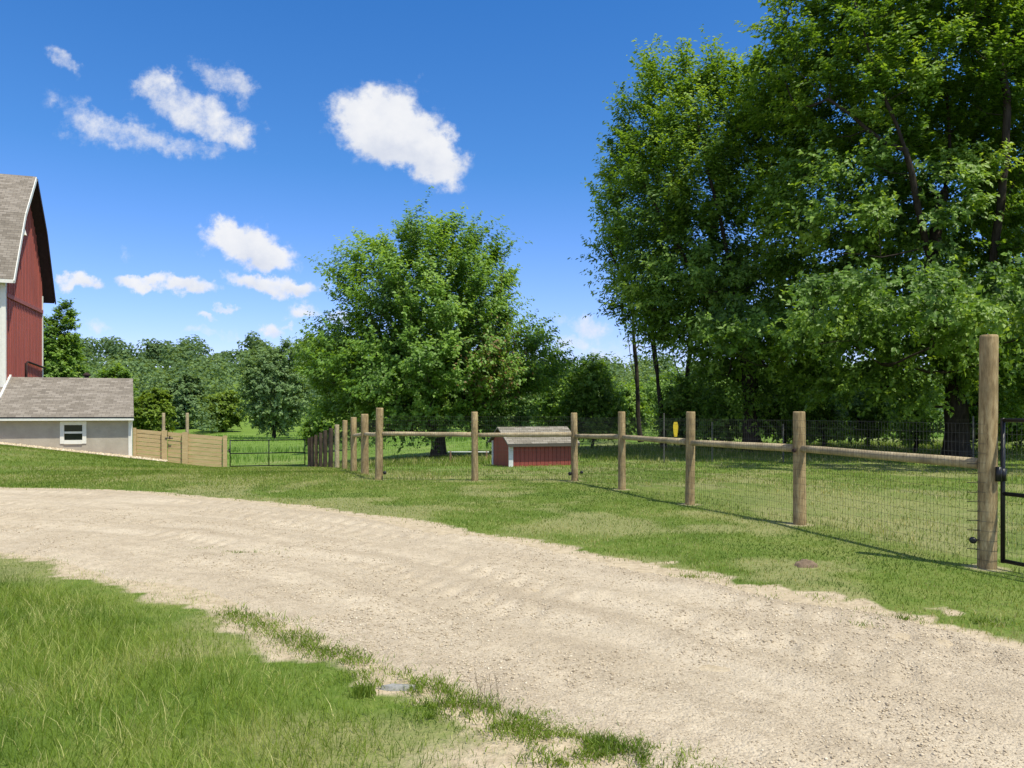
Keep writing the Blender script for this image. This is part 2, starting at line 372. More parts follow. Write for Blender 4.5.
def make_world():
    w = bpy.data.worlds.new('World'); scn.world = w; w.use_nodes = True
    t = NT.__new__(NT); t.t = w.node_tree; t.t.nodes.clear()
    out = t.n('ShaderNodeOutputWorld')
    sky = t.n('ShaderNodeTexSky', sky_type='NISHITA', sun_disc=False)
    sky.sun_elevation = math.asin(SUN[2]); sky.sun_rotation = math.atan2(SUN[0], SUN[1])
    sky.altitude = 300; sky.air_density = 1.0; sky.dust_density = .35; sky.ozone_density = 3.0
    d = t.n('ShaderNodeTexCoord').outputs['Generated']
    sep = t.n('ShaderNodeSeparateXYZ', inp={0: d})
    y = t.math('MAXIMUM', sep.outputs[1], .05)
    a = t.math('DIVIDE', sep.outputs[0], y); b = t.math('DIVIDE', sep.outputs[2], y)
    p0 = t.n('ShaderNodeCombineXYZ', inp={0: a, 1: b, 2: 0.0}).outputs[0]
    # the clouds' ragged edges: two sizes of warp
    w1 = t.n('ShaderNodeTexNoise', inp={'Vector': p0, 'Scale': 16.0, 'Detail': 7.0, 'Roughness': .62})
    sub = t.n('ShaderNodeVectorMath', operation='SUBTRACT', inp={0: w1.outputs['Color'], 1: (.5, .5, .5)})
    sc = t.n('ShaderNodeVectorMath', operation='MULTIPLY', inp={0: sub.outputs[0], 1: (.10, .075, 0)})
    p = t.n('ShaderNodeVectorMath', operation='ADD', inp={0: p0, 1: sc.outputs[0]}).outputs[0]
    clouds = [  # px, row, half-length, half-height, downward tilt, weight
        (62, 64, 27, 13, 32, .42), (196, 114, 68, 27, 27, .64), (160, 92, 36, 20, 25, .62), (228, 134, 42, 22, 8, .66), (122, 130, 88, 19, 20, .48), (180, 150, 58, 13, 5, .44), (75, 132, 30, 9, 10, .3),
        (228, 82, 48, 17, 34, .50), (385, 126, 60, 40, 8, 1.1), (400, 150, 46, 24, 14, 1.0), (428, 152, 48, 30, 30, 1.1), (335, 137, 22, 10, 0, .35),
        (240, 240, 44, 22, 3, 1.0), (265, 252, 42, 17, 6, 1.0), (78, 283, 27, 10, 3, .85), (140, 280, 36, 9, 3, .85), (185, 285, 40, 10, 3, .85), (262, 280, 44, 10, 5, .85), (295, 286, 34, 10, 3, .85),
        (224, 309, 14, 6, 8, .65), (207, 321, 18, 5.5, 6, .6), (305, 310, 26, 9, 3, .7), (280, 327, 14, 10, 5, .7), (338, 318, 22, 9, 0, .5),
        (585, 325, 36, 16, 10, .6), (570, 345, 30, 14, 0, .5), (98, 328, 26, 8, 5, .35), (212, 337, 40, 6, 0, .35), (120, 248, 20, 7, 30, .16), (610, 352, 40, 12, 0, .4), (330, 345, 50, 8, 0, .4)]
    tot = None; shade = None
    for (px, row, rx, ry, tilt, wt) in clouds:
        m = t.n('ShaderNodeMapping', vector_type='TEXTURE', inp={'Vector': p, 'Location': ((px-512)/F, (HOR-row)/F, 0), 'Rotation': (0, 0, -R(tilt)), 'Scale': (rx/F*1.25, ry/F*1.35, 1)})
        l = t.n('ShaderNodeVectorMath', operation='LENGTH', inp={0: m.outputs[0]}).outputs['Value']
        v = t.n('ShaderNodeMapRange', interpolation_type='SMOOTHSTEP', inp={0: l, 1: 1.0, 2: .25, 3: 0.0, 4: wt}).outputs[0]
        sp = t.n('ShaderNodeSeparateXYZ', inp={0: m.outputs[0]}).outputs[1]
        sv = t.math('MULTIPLY', v, sp)
        tot = v if tot is None else t.math('MAXIMUM', tot, v)
        shade = sv if shade is None else t.math('ADD', shade, sv)
    front = t.math('GREATER_THAN', sep.outputs[1], .06)
    n2 = t.n('ShaderNodeTexNoise', inp={'Vector': p0, 'Scale': 30.0, 'Detail': 7.0, 'Roughness': .68}).outputs['Fac']
    dens = t.math('ADD', tot, t.math('MULTIPLY', t.math('SUBTRACT', n2, .5), 1.25))
    dens = t.math('MULTIPLY', dens, t.math('GREATER_THAN', tot, .002))
    al = t.n('ShaderNodeMapRange', interpolation_type='SMOOTHSTEP', inp={0: dens, 1: .14, 2: .88, 3: 0.0, 4: .97}).outputs[0]
    al = t.math('MULTIPLY', al, front)
    n3 = t.n('ShaderNodeTexNoise', inp={'Vector': p0, 'Scale': 22.0, 'Detail': 5.0, 'Roughness': .6}).outputs['Fac']
    sh = t.math('ADD', t.math('MULTIPLY', shade, .30), t.math('ADD', t.math('MULTIPLY', n3, .8), .10))
    cc = t.ramp(sh, [(.12, (.66, .71, .83)), (.48, (.86, .88, .93)), (.78, (.98, .98, .985))])
    cc = t.mix(1.0, cc, (7.6, 7.6, 7.6), 'MULTIPLY')
    up = t.n('ShaderNodeMapRange', inp={0: sep.outputs[2], 1: 0.0, 2: .5, 3: 0.0, 4: 1.0}).outputs[0]
    tint = t.mix(1.0, t.ramp(up, [(0, (.54, .46, .62)), (.25, (.38, .435, .64)), (.6, (.20, .385, .57)), (1, (.135, .36, .58))]), (2.45, 2.45, 2.45), 'MULTIPLY')
    skyc = t.mix(1.0, sky.outputs[0], tint, 'MULTIPLY')
    # unseen broken cloud, added overhead and behind the viewer as neutral fill light
    n4 = t.n('ShaderNodeTexNoise', inp={'Vector': d, 'Scale': 5.0, 'Detail': 7.0, 'Roughness': .62}).outputs['Fac']
    away = t.n('ShaderNodeMapRange', interpolation_type='SMOOTHSTEP', inp={0: t.math('SUBTRACT', sep.outputs[1], t.math('MULTIPLY', sep.outputs[2], .75)), 1: .30, 2: -.05, 3: 0.0, 4: 1.0}).outputs[0]
    a2 = t.n('ShaderNodeMapRange', interpolation_type='SMOOTHSTEP', inp={0: n4, 1: .47, 2: .60, 3: 0.0, 4: .9}).outputs[0]
    skyc = t.mix(t.math('MULTIPLY', t.math('MULTIPLY', a2, away), t.math('GREATER_THAN', sep.outputs[2], .03)), skyc, (7.2, 7.2, 7.4))
    col = t.mix(al, skyc, cc)
    bg = t.n('ShaderNodeBackground', inp={'Color': col, 'Strength': .13})
    t.t.links.new(bg.outputs[0], out.inputs[0])
make_world()

# ------------------------------------------------------------------ ground and drive
def axis(fine0, fine1, step, lo, hi, g=1.16):
    a = list(np.arange(fine0, fine1, step)); s = step
    while a[-1] < hi: s *= g; a.append(a[-1]+s)
    s = step; b = [fine0]
    while b[-1] > lo: s *= g; b.append(b[-1]-s)
    return np.array(sorted(set(b[1:]+a)))
fence_line = [(5.0, 8.0), (4.2, 11.1), (3.16, 13.5), (2.33, 16.1), (1.52, 18.4)]
cross_line = [(1.52, 18.4), (-.9, 18.4), (-3.24, 18.5)]
back_line = [(-3.24-.796*k, 18.5+2.35*k) for k in range(11)]
ALLP = fence_line+cross_line[1:]+back_line[1:]
def beyond_fence(x, y):
    """>0 on the paddock side of the long fence"""
    fx = np.interp(y, [p[1] for p in fence_line], [p[0] for p in fence_line])
    bx = np.interp(y, [p[1] for p in back_line], [p[0] for p in back_line])
    return np.where(y < 18.4, x-fx, x-bx)
gx = axis(-9, 7, .14, -1500, 1500); gy = axis(2, 20, .14, -80, 2000)
X, Y = np.meshgrid(gx, gy); Z = hz(X, Y)
n = X.size; nx, ny = len(gx), len(gy)
xf, yf = X.ravel(), Y.ravel()
bare = np.zeros(n); nearm = (np.abs(xf) < 40) & (yf < 26) & (yf > -12)
sd, isnear = drive_sd(xf[nearm], yf[nearm])
xn, yn = xf[nearm], yf[nearm]
bn = np.where(isnear, sstep(-.34, .06, near_s2(xn, yn, sd)), sstep(-.30, .08, far_s2(xn, yn, sd)))
bn = np.maximum(bn, np.where(isnear & (yn < 7), .8*verge(xn, yn)*sstep(-1.6, -.5, sd), 0))
bare[nearm] = bn
for (px, py) in ALLP:
    d = np.hypot(xf-px, yf-py); bare = np.maximum(bare, .50*(1-sstep(.10, .40, d)))
# bare, raked strip of the paddock behind the fence at the right
bare = np.maximum(bare, .22*np.exp(-((xf-6.2)/2.4)**2-((yf-13.5)/3.6)**2)*(fbm(xf, yf, 1.6, 3, 4)+.3))
dry = sstep(.47, .62, fbm(xf, yf, 1.5, 4, 71))*(1-sstep(45, 60, yf))
dry = np.maximum(dry, .9*np.exp(-((xf-6.2)/2.4)**2-((yf-13.5)/3.6)**2))
wild = np.maximum(sstep(0, 1.5, beyond_fence(xf, yf))*sstep(20, 26, yf), sstep(44, 50, Vx*xf+Vy*yf))
idx = np.arange(n).reshape(ny, nx)
f = np.stack([idx[:-1, :-1], idx[:-1, 1:], idx[1:, 1:], idx[1:, :-1]], -1).reshape(-1, 4)
tag(np_mesh('ground', np.c_[xf, yf, Z.ravel()], f, M['ground'], smooth=True, extra={'bare': bare, 'wild': wild, 'dry': dry}), 'rolling grass ground of the farmyard and pasture', 'ground', kind='structure')

def edge_noise(P, amp, seed):
    t = np.gradient(P, axis=0); t /= np.linalg.norm(t, axis=1)[:, None]; nrm = np.c_[-t[:, 1], t[:, 0]]
    s = np.arange(len(P))*.044
    k = (fbm(s, s*0, 1.6, 4, seed)-.5)*2*amp
    return P+nrm*k[:, None]
NEj, FEj = edge_noise(NE, .26, 3), edge_noise(FE, .34, 8)
MS = 170; w = np.linspace(0, 1, MS)
G = NEj[:, None, :]*(1-w)[None, :, None]+FEj[:, None, :]*w[None, :, None]
gX, gY = G[..., 0], G[..., 1]
along = np.r_[0, np.cumsum(np.hypot(*np.diff((NE+FE)/2, axis=0).T))][:, None]*np.ones((1, MS))
width = np.hypot(FE[:, 0]-NE[:, 0], FE[:, 1]-NE[:, 1])[:, None]*w[None]
edge = sstep(0, .10, w)*sstep(0, .10, 1-w)
def rut(c, s): return np.exp(-((width-c-.5*np.sin(along*.22))/s)**2)
trk = np.zeros_like(gX); rutc = np.zeros_like(gX); wear = sstep(.35, .6, fbm(along*.35, width, 1.2, 3, 27))
for c, amp in ((1.5, 1), (2.2, .7), (3.1, 1), (3.7, .7), (4.7, .9), (5.4, .6), (6.4, .8)):
    k = rut(c, .2); trk += -amp*.016*k+.014*rut(c+.3, .12)*amp
    wr_ = wear*sstep(.36, .6, fbm(along, width*0+c, 3.2, 2, 29)); rutc += amp*(k*.75-rut(c+.34, .13)*.7)*wr_
    ch = k*np.tanh(3*np.sin(along*2*math.pi/.26+c*2+width*8))*sstep(.46, .56, fbm(gX, gY, 1.7, 2, 11)); rutc -= .85*np.maximum(ch, 0)
    trk += .011*k*np.tanh(3*np.sin(along*2*math.pi/.26+c*2+width*8))*sstep(.46, .56, fbm(gX, gY, 1.7, 2, 11))
rel = (fbm(gX, gY, .9, 4, 21)-.5)*.035+(fbm(gX, gY, .20, 4, 23)-.5)*.030+trk*.8
gZ = hz(gX, gY)-.035+edge*.062+rel*(.35+.65*edge)
idx = np.arange(gX.size).reshape(gX.shape)
f = np.stack([idx[:-1, :-1], idx[1:, :-1], idx[1:, 1:], idx[:-1, 1:]], -1).reshape(-1, 4)[:, ::-1]
tag(np_mesh('gravel_drive', np.c_[gX.ravel(), gY.ravel(), gZ.ravel()], f, M['gravel'], smooth=True, uv=np.c_[along.ravel(), width.ravel()], extra={'rut': np.clip(rutc, -1, 1).ravel()}),
    'pale crushed limestone driveway curving across the yard', 'driveway', kind='structure')

def scatter_on_drive(nn, ymax):
    i = rng.integers(0, gX.shape[0]-1, nn*6); j = rng.random(nn*6)*(MS-1.01); j0 = j.astype(int); fj = j-j0
    fi = rng.random(nn*6)
    def lerp(A): return (A[i, j0]*(1-fj)+A[i, j0+1]*fj)*(1-fi)+(A[i+1, j0]*(1-fj)+A[i+1, j0+1]*fj)*fi
    x, y, z = lerp(gX), lerp(gY), lerp(gZ)
    ok = (y > 2.2) & (y < ymax) & (np.abs(x) < .75*y+1.2) & (rng.random(len(x)) < np.clip(5.5/np.maximum(y, 1), 0, 1)**1.6)
    k = np.flatnonzero(ok)[:nn]
    return x[k], y[k], z[k]
def stones(name, x, y, z, size, mat, label, cat):
    m = len(x)
    o = np.array([[1, 0, 0], [0, 1, 0], [-1, 0, 0], [0, -1, 0], [0, 0, .7], [0, 0, -.6]], float)
    v = o[None]*(size[:, None, None])*rng.uniform(.55, 1.25, (m, 6, 1))
    an = rng.random(m)*6.28; c, s = np.cos(an)[:, None], np.sin(an)[:, None]
    v = np.stack([v[..., 0]*c-v[..., 1]*s, v[..., 0]*s+v[..., 1]*c, v[..., 2]], -1)
    v += np.stack([x, y, z+size*.2], -1)[:, None]
    f = np.array([[0, 1, 4], [1, 2, 4], [2, 3, 4], [3, 0, 4], [1, 0, 5], [2, 1, 5], [3, 2, 5], [0, 3, 5]])[None]+np.arange(m)[:, None, None]*6
    return tag(np_mesh(name, v.reshape(-1, 3), f.reshape(-1, 3), mat, tint=np.repeat(rng.beta(2, 2, m), 6)), label, cat, kind='stuff')
x, y, z = scatter_on_drive(75000, 13)
stones('loose_gravel', x, y, z, .0022+(.005+.007*sstep(.42, .62, fbm(x, y, .7, 3, 73)))*rng.random(len(x))**3+.00025*np.maximum(0, y-5), M['pebble'], 'loose limestone chips lying over the driveway', 'gravel')

# pale stone strip along the foot of the low addition
m = 4200; a = rng.uniform(-17, -4.3, m); b = 43.2-rng.random(m)*.85-.02
px_, py_ = ab(a, b)
stones('foundation_gravel', px_, py_, hz(px_, py_)+.06*(1-(43.2-b)/.85)+.02, rng.uniform(.05, .11, m), M['pebble'], 'strip of pale stones along the foot of the low block wall', 'gravel')

# ------------------------------------------------------------------ grass
def blades(name, x, y, h, wd, mat, label, tint, lean=.5, z=None):
    m = len(x); z = hz(x, y) if z is None else z
    an = rng.random(m)*6.28; dx, dy = np.cos(an), np.sin(an)
    la = rng.random(m)*6.28; ll = h*lean*rng.random(m)**.7
    lx, ly = np.cos(la)*ll, np.sin(la)*ll
    B = np.stack([x, y, z-.01], -1); W = np.stack([dx, dy, np.zeros(m)], -1)*(wd/2)[:, None]
    mid = B+np.stack([lx*.35, ly*.35, h*.6], -1); tip = B+np.stack([lx, ly, h], -1)
    v = np.stack([B-W, B+W, mid-W*.75, mid+W*.75, tip], 1)
    f = np.array([[0, 1, 3], [0, 3, 2], [2, 3, 4]])[None]+np.arange(m)[:, None, None]*5
    return tag(np_mesh(name, v.reshape(-1, 3), f.reshape(-1, 3), mat, tint=np.repeat(np.clip(tint, 0, 1), 5)), label, 'grass', kind='stuff')
def box_pts(nn, x0, x1, y0, y1, mg=.74, off=1.3):
    x = rng.uniform(x0, x1, nn); y = rng.uniform(y0, y1, nn)
    k = np.abs(x) < mg*y+off
    return x[k], y[k]
def patch_at(px, row, rx, ry, m):
    p = flat(px, row); e = flat(px+rx, row); g = flat(px, row-ry)
    ax, ay = e[0]-p[0], max(.03, g[1]-p[1])
    r = np.abs(rng.normal(0, .75, m)); t = rng.random(m)*6.28
    return p[0]+ax*r*np.cos(t), p[1]+ay*r*np.sin(t)
# tall grass in the left foreground
x, y = box_pts(210000, -9, 1.4, 2.3, 10.5)
sd, nr = drive_sd(x, y)
s2 = near_s2(x, y, sd)
keep = (nr & (s2 < .30) & (rng.random(len(x)) < (1-sstep(-.40, .22, s2))*.98+.02)) & (rng.random(len(x)) < np.clip(7/y, 0, 1)**.6)
keep &= rng.random(len(x)) > .85*verge(x, y)          # the verge thins out toward the right
x, y = x[keep], y[keep]; sd = sd[keep]
pn = fbm(x, y, .8, 3, 35); cl = fbm(x, y, .22, 2, 63); hgt = (.035+.075*sstep(.05, .8, -sd))*rng.uniform(.35, 1.35, len(x))*(.45+.6*pn+.5*cl)
tint = .08+.50*rng.random(len(x))+(pn-.5)*.8+(cl-.5)*.7; straw = rng.random(len(x)) < .035+.20*sstep(.52, .66, fbm(x, y, .5, 3, 37)); tint = np.where(straw, .8+.2*rng.random(len(x)), tint*.9)
blades('tall_grass', x, y, hgt, rng.uniform(.0020, .0046, len(x)), M['grass'], 'unmown grass on the near side of the drive', tint, 1.15)
# tufts and weeds that straggle along the edges and on the drive
wx, wy = [], []
band = [(225, 612), (290, 637), (340, 657), (400, 685), (455, 706), (510, 726), (560, 740), (610, 754), (660, 772), (700, 800)]
for p, q in zip(band[:-1], band[1:]):
    P, Q = np.array(flat(*p)), np.array(flat(*q)); m = 2000; t = rng.random(m)
    a, b = (P[0]+(Q[0]-P[0])*t+rng.normal(0, .13, m), P[1]+(Q[1]-P[1])*t+rng.normal(0, .09, m))
    k = rng.random(m) < (.10+.9*sstep(.36, .56, fbm(a, b, .16, 3, 41))); wx.append(a[k]); wy.append(b[k])
for (px, row, rx, ry, m) in ((430, 720, 80, 14, 900), (330, 680, 60, 10, 700), (560, 765, 60, 10, 900), (240, 555, 50, 4, 700), (200, 551, 30, 2, 250), (690, 578, 30, 4, 500), (905, 622, 30, 6, 600), (980, 625, 40, 6, 800), (800, 600, 40, 4, 400), (860, 628, 30, 3, 120)):
    a, b = patch_at(px, row, rx, ry, m); k = (fbm(a, b, .14, 3, 41) > .46) & (rng.random(len(a)) < .55); wx.append(a[k]); wy.append(b[k])
x, y = np.concatenate(wx), np.concatenate(wy)
blades('straggling_grass', x, y, rng.uniform(.010, .045, len(x))*(.4+fbm(x, y, .25, 2, 65)), rng.uniform(.003, .007, len(x)), M['grass'], 'low weedy grass straggling along the gravel edge', .05+.45*rng.random(len(x))+.5*(fbm(x, y, .3, 2, 67)-.5), 1.5, hz(x, y)+.022)
# mown strip between the drive and the fence
x, y = box_pts(620000, -14, 7.5, 4.5, 26)
sd, nr = drive_sd(x, y)
s2 = far_s2(x, y, sd)
keep = (~nr) & (s2 < .30) & (sd < .6) & (beyond_fence(x, y) < .05) & (rng.random(len(x)) < np.clip(8.5/y, 0, 1)**1.1) & (rng.random(len(x)) < (1-sstep(-.35, .22, s2))*.97+.03)
for (px, py) in ALLP: keep &= (np.hypot(x-px, y-py) > .13+.18*rng.random(len(x)))
keep &= rng.random(len(x)) > .45*sstep(.50, .66, fbm(x, y, 1.5, 4, 71))
x, y = x[keep], y[keep]
pn = fbm(x, y, 1.3, 4, 45)
tint = .06+.46*rng.random(len(x))+(pn-.42)*1.3+(fbm(x, y, .3, 2, 69)-.5)*.6; tint = np.where(rng.random(len(x)) < .08+.42*sstep(.48, .66, fbm(x, y, 1.5, 4, 71)), .7+.3*rng.random(len(x)), tint)
blades('lawn_grass', x, y, rng.uniform(.018, .052, len(x))*(.75+.5*pn), (.0028+.00055*y)*rng.uniform(.7, 1.3, len(x)), M['lawn'], 'short mown grass between the drive and the fence', tint, .8)
# the bank to the left, further off
x, y = box_pts(160000, -30, -2, 15, 43, .74, 2)
sd, nr = drive_sd(x, y)
keep = (sd < 0) & ~nr & (y > 16) & (beyond_fence(x, y) < 0) & (Vx*x+Vy*y < 42.35) & (rng.random(len(x)) < np.clip(20/y, 0, 1))
x, y = x[keep], y[keep]; pn = fbm(x, y, 2.2, 4, 47)
blades('bank_grass', x, y, rng.uniform(.04, .09, len(x)), .012*rng.uniform(.7, 1.3, len(x))*(y/20), M['lawn'], 'mown grass on the bank in front of the barn', .2+.35*rng.random(len(x))+(pn-.42)*.9, .8)
# paddock inside the fence, longer and patchier
x, y = box_pts(420000, -12, 26, 6, 42, .74, 2)
bf = beyond_fence(x, y)
keep = (bf > .05) & (rng.random(len(x)) < np.clip(11/y, 0, 1)**1.15) & (rng.random(len(x)) < .25+.75*sstep(.38, .52, fbm(x, y, 1.4, 3, 49)))
keep &= rng.random(len(x)) > .45*np.exp(-((x-6.2)/2.2)**2-((y-14)/3.2)**2)
x, y = x[keep], y[keep]; pn = fbm(x, y, 2.0, 3, 51)
tall = sstep(25, 32, y)*(1-.9*((x > -2) & (x < 5) & (y < 29)))
nearf = np.exp(-np.maximum(0, beyond_fence(x, y))/.35)*(y < 18.4)
blades('paddock_grass', x, y, (.025+.085*pn+.18*tall+.07*nearf*fbm(x, y, .5, 2, 75))*rng.uniform(.5, 1.25, len(x)), (.003+.0006*y)*rng.uniform(.7, 1.3, len(x)), M['lawn'], 'rough grass growing inside the wire fence', .16+.42*rng.random(len(x))+(pn-.5)*.7+.5*(rng.random(len(x)) < .14+.6*np.exp(-((x-6.2)/2.4)**2-((y-13.5)/3.6)**2)), .9)
# pasture past the far gate
x, y = box_pts(90000, -75, 75, 40, 125, .74, 3)
keep = (Vx*x+Vy*y > 44) & (rng.random(len(x)) < np.clip(50/y, 0, 1)); x, y = x[keep], y[keep]
pn = fbm(x, y*2.2, 9, 3, 53); tl = sstep(.55, .68, fbm(x, y*2, 14, 3, 55))
blades('pasture_grass', x, y, (.12+.45*tl)*rng.uniform(.5, 1.3, len(x)), .035*(y/50)*rng.uniform(.7, 1.4, len(x)), M['bush'], 'open pasture grass beyond the far gate', .55+.4*rng.random(len(x))-.5*tl+(pn-.5)*.5, .7)

# ------------------------------------------------------------------ trees
def leaf_mesh(name, P, N, A, L, tint, mat, parent, wr=.62):
    A = A-N*(A*N).sum(1)[:, None]; A /= np.linalg.norm(A, axis=1)[:, None]+1e-9
    S = np.cross(A, N); L = L[:, None]
    v = np.stack([P, P+A*L*.45+S*L*wr/2+N*L*.10, P+A*L-N*L*.10, P+A*L*.45-S*L*wr/2+N*L*.10], 1)
    f = np.array([[0, 1, 2], [0, 2, 3]])[None]+np.arange(len(P))[:, None, None]*4
    return np_mesh(name, v.reshape(-1, 3), f.reshape(-1, 3), mat, parent, tint=np.repeat(np.clip(tint, 0, 1), 4))
def unit(v): return v/(np.linalg.norm(v, axis=-1, keepdims=True)+1e-9)
def clusters_in(blobs, spacing, r, tries=9000, shell=.5, maxn=900):
    B = np.array(blobs, float); vol = B[:, 3]*B[:, 4]*B[:, 5]
    k = r.choice(len(B), tries, p=vol/vol.sum())
    q = unit(r.normal(size=(tries, 3)))*(r.random(tries)**(1/3.0))[:, None]
    P = B[k, :3]+q*B[k, 3:]
    fmin = np.sqrt((((P[:, None]-B[None, :, :3])/B[None, :, 3:])**2).sum(2)).min(1)
    ok = r.random(tries) < np.clip((fmin-shell*.5)/(shell), .10, 1); P = P[ok]
    out = np.empty((0, 3))
    for p in P:
        if len(out) == 0 or ((out-p)**2).sum(1).min() > spacing**2: out = np.r_[out, p[None]]
        if len(out) >= maxn: break
    return out
def grow(limbs, tips, r0, rtip):
    """limbs: polylines (first starts at the root); every tip is joined to a sensible nearby node.  Returns chains and tip node ids"""
    nodes = []; par = []
    def add(p, k): nodes.append(np.array(p, float)); par.append(k); return len(nodes)-1
    for li, pl in enumerate(limbs):
        pl = [np.array(p, float) for p in pl]
        k = -1 if li == 0 else int(np.argmin([((n-pl[0])**2).sum() for n in nodes]))
        if li == 0: k = add(pl[0], -1)
        for a, b in zip(pl[:-1], pl[1:]):
            m = max(2, int(np.linalg.norm(b-a)/.7))
            for s in range(1, m+1): k = add(a+(b-a)*s/m+rng.normal(0, .03, 3), k)
    root = nodes[0]; N0 = len(nodes)
    arr = np.array(nodes); d0 = np.array([((arr-t)**2).sum(1).min() for t in tips])
    tipid = {}
    for ti in np.argsort(d0):
        t = tips[ti]; arr = np.array(nodes); v = t-arr; d = np.linalg.norm(v, axis=1)
        up = v[:, 2]/(d+1e-6)
        low = np.where(arr[:, 2] < root[2]+ (1.2 if N0 > 3 else .2), 4, 0)
        cost = d*(1+.9*np.clip(.25-up, 0, 2))+low
        k = int(np.argmin(cost)); a = nodes[k]; L = d[k]; m = max(2, int(L/.55))
        sag = np.array([0, 0, -.10*L])
        for s in range(1, m+1):
            w = s/m; k = add(a+(t-a)*w+sag*math.sin(math.pi*w)*(1 if up[k if k < len(up) else 0] < .9 else .3)+rng.normal(0, .04, 3)*(s < m), k)
        tipid[ti] = k
    n = len(nodes); cnt = np.zeros(n); ch = [[] for _ in range(n)]
    for i in range(n):
        if par[i] >= 0: ch[par[i]].append(i)
    for i in range(n-1, -1, -1):
        if not ch[i]: cnt[i] += 1
        if par[i] >= 0: cnt[par[i]] += cnt[i]
    ex = math.log(max(r0/rtip, 1.5))/math.log(max(cnt[0], 2))
    rad = rtip*cnt**ex
    base = nodes[0][2]
    rad = np.array([r*(1+.45*math.exp(-(nodes[i][2]-base)/.45)) if i < N0 else r for i, r in enumerate(rad)])
    chains = []; stack = [(0, None)]
    while stack:
        i, p = stack.pop(); c = ([nodes[p]] if p is not None else [])+[nodes[i]]; rr = ([rad[i]] if p is not None else [])+[rad[i]]
        while ch[i]:
            o = sorted(ch[i], key=lambda q: -cnt[q])
            for e in o[1:]: stack.append((e, i))
            i = o[0]; c.append(nodes[i]); rr.append(rad[i])
        if len(c) > 1: chains.append((c, rr))
    return chains, [nodes[tipid[i]] for i in range(len(tips))]
def tree(name, label, cat, limbs, blobs, spacing, mat, r0=.35, twigs=13, lpt=15, leaf=.12, twig=1.1, group=None, bark='bark', seed=1, upness=.45, shell=.5, rusty=None, tmin=0.0, rtip=.012, wr=.62, spread=.55):
    r = np.random.default_rng(seed)
    blobs = [(*b[:3], *[max(.6*q, q-.36*twig) for q in b[3:]]) for b in blobs]
    root = limbs[0][0]
    e = thing(name, label, cat, group); e.location = root
    tips = clusters_in(blobs, spacing, r, shell=shell)
    chains, tp = grow(limbs, tips, r0, rtip)
    mb = MB()
    for c, rr in chains: mb.tube(c, list(rr), 9 if rr[0] > .12 else 5, caps=False)
    mb.build('trunk', M[bark], e, smooth=True, origin=root)
    T = np.array(tp); nc = len(T)
    B = np.array(blobs); cen = (B[:, :3]*(B[:, 3:4])).sum(0)/B[:, 3].sum()
    O = unit((T-cen)*np.array([1, 1, .7]))
    ci = np.repeat(np.arange(nc), twigs); m = len(ci)
    csize = r.uniform(.65, 1.3, nc); ctint = r.normal(0, .13, nc)
    st = T[ci]+r.normal(0, .17*twig, (m, 3))-O[ci]*.25*twig
    D = unit(O[ci]*.85+np.array([0, 0, upness])+r.normal(0, spread, (m, 3))*np.array([1, 1, .75]))
    TL = twig*r.uniform(.45, 1.25, m)*csize[ci]
    li = np.repeat(np.arange(m), lpt); q = len(li)
    t = r.random(q)
    P = st[li]+D[li]*(TL[li]*t)[:, None]; P[:, 2] -= .16*TL[li]*t*t
    P += r.normal(0, .062*twig, (q, 3))*(1.2-.85*t)[:, None]
    N = unit(np.array([0, 0, .55])+SUN*.35+r.normal(0, .42, (q, 3))+(r.normal(0, .25, (m, 3)))[li]+O[ci[li]]*.65)
    A = D[li]+r.normal(0, .7, (q, 3)); A[:, 2] -= .25
    tint = .34+1.2*ctint[ci[li]]+r.normal(0, .12, q)+.45*(t-.4)
    if rusty is not None:
        dd = np.linalg.norm((P-np.array(rusty[:3]))/np.array(rusty[3:]), axis=1)
    L = leaf*r.uniform(.6, 1.25, q)
    if tmin: k2 = P[:, 2] > tmin; P, N, A, L, tint = P[k2], N[k2], A[k2], L[k2], tint[k2]
    if rusty is not None:
        k = (dd < 1.0) & (r.random(q) < .30*(1.15-dd))
        o = leaf_mesh('rusty_leaves', P[k]-np.array(root), N[k], A[k], L[k], tint[k], M['rusty'], e, wr); o['label'] = 'reddish brown leaves on the right of the crown'
        P, N, A, L, tint = P[~k], N[~k], A[~k], L[~k], tint[~k]
    leaf_mesh('crown', P-np.array(root), N, A, L, tint, mat, e, wr)
    return e
def blob(px, row, d, rx, rz, ry=None, dy=0):
    p = site(px, row, d); s = d/F
    return (p[0], p[1]+dy, p[2], rx*s, ry if ry else rx*s, rz*s)
def on(px, d): x = (px-512)/F*d; return np.array([x, d, h1(x, d)-.05])

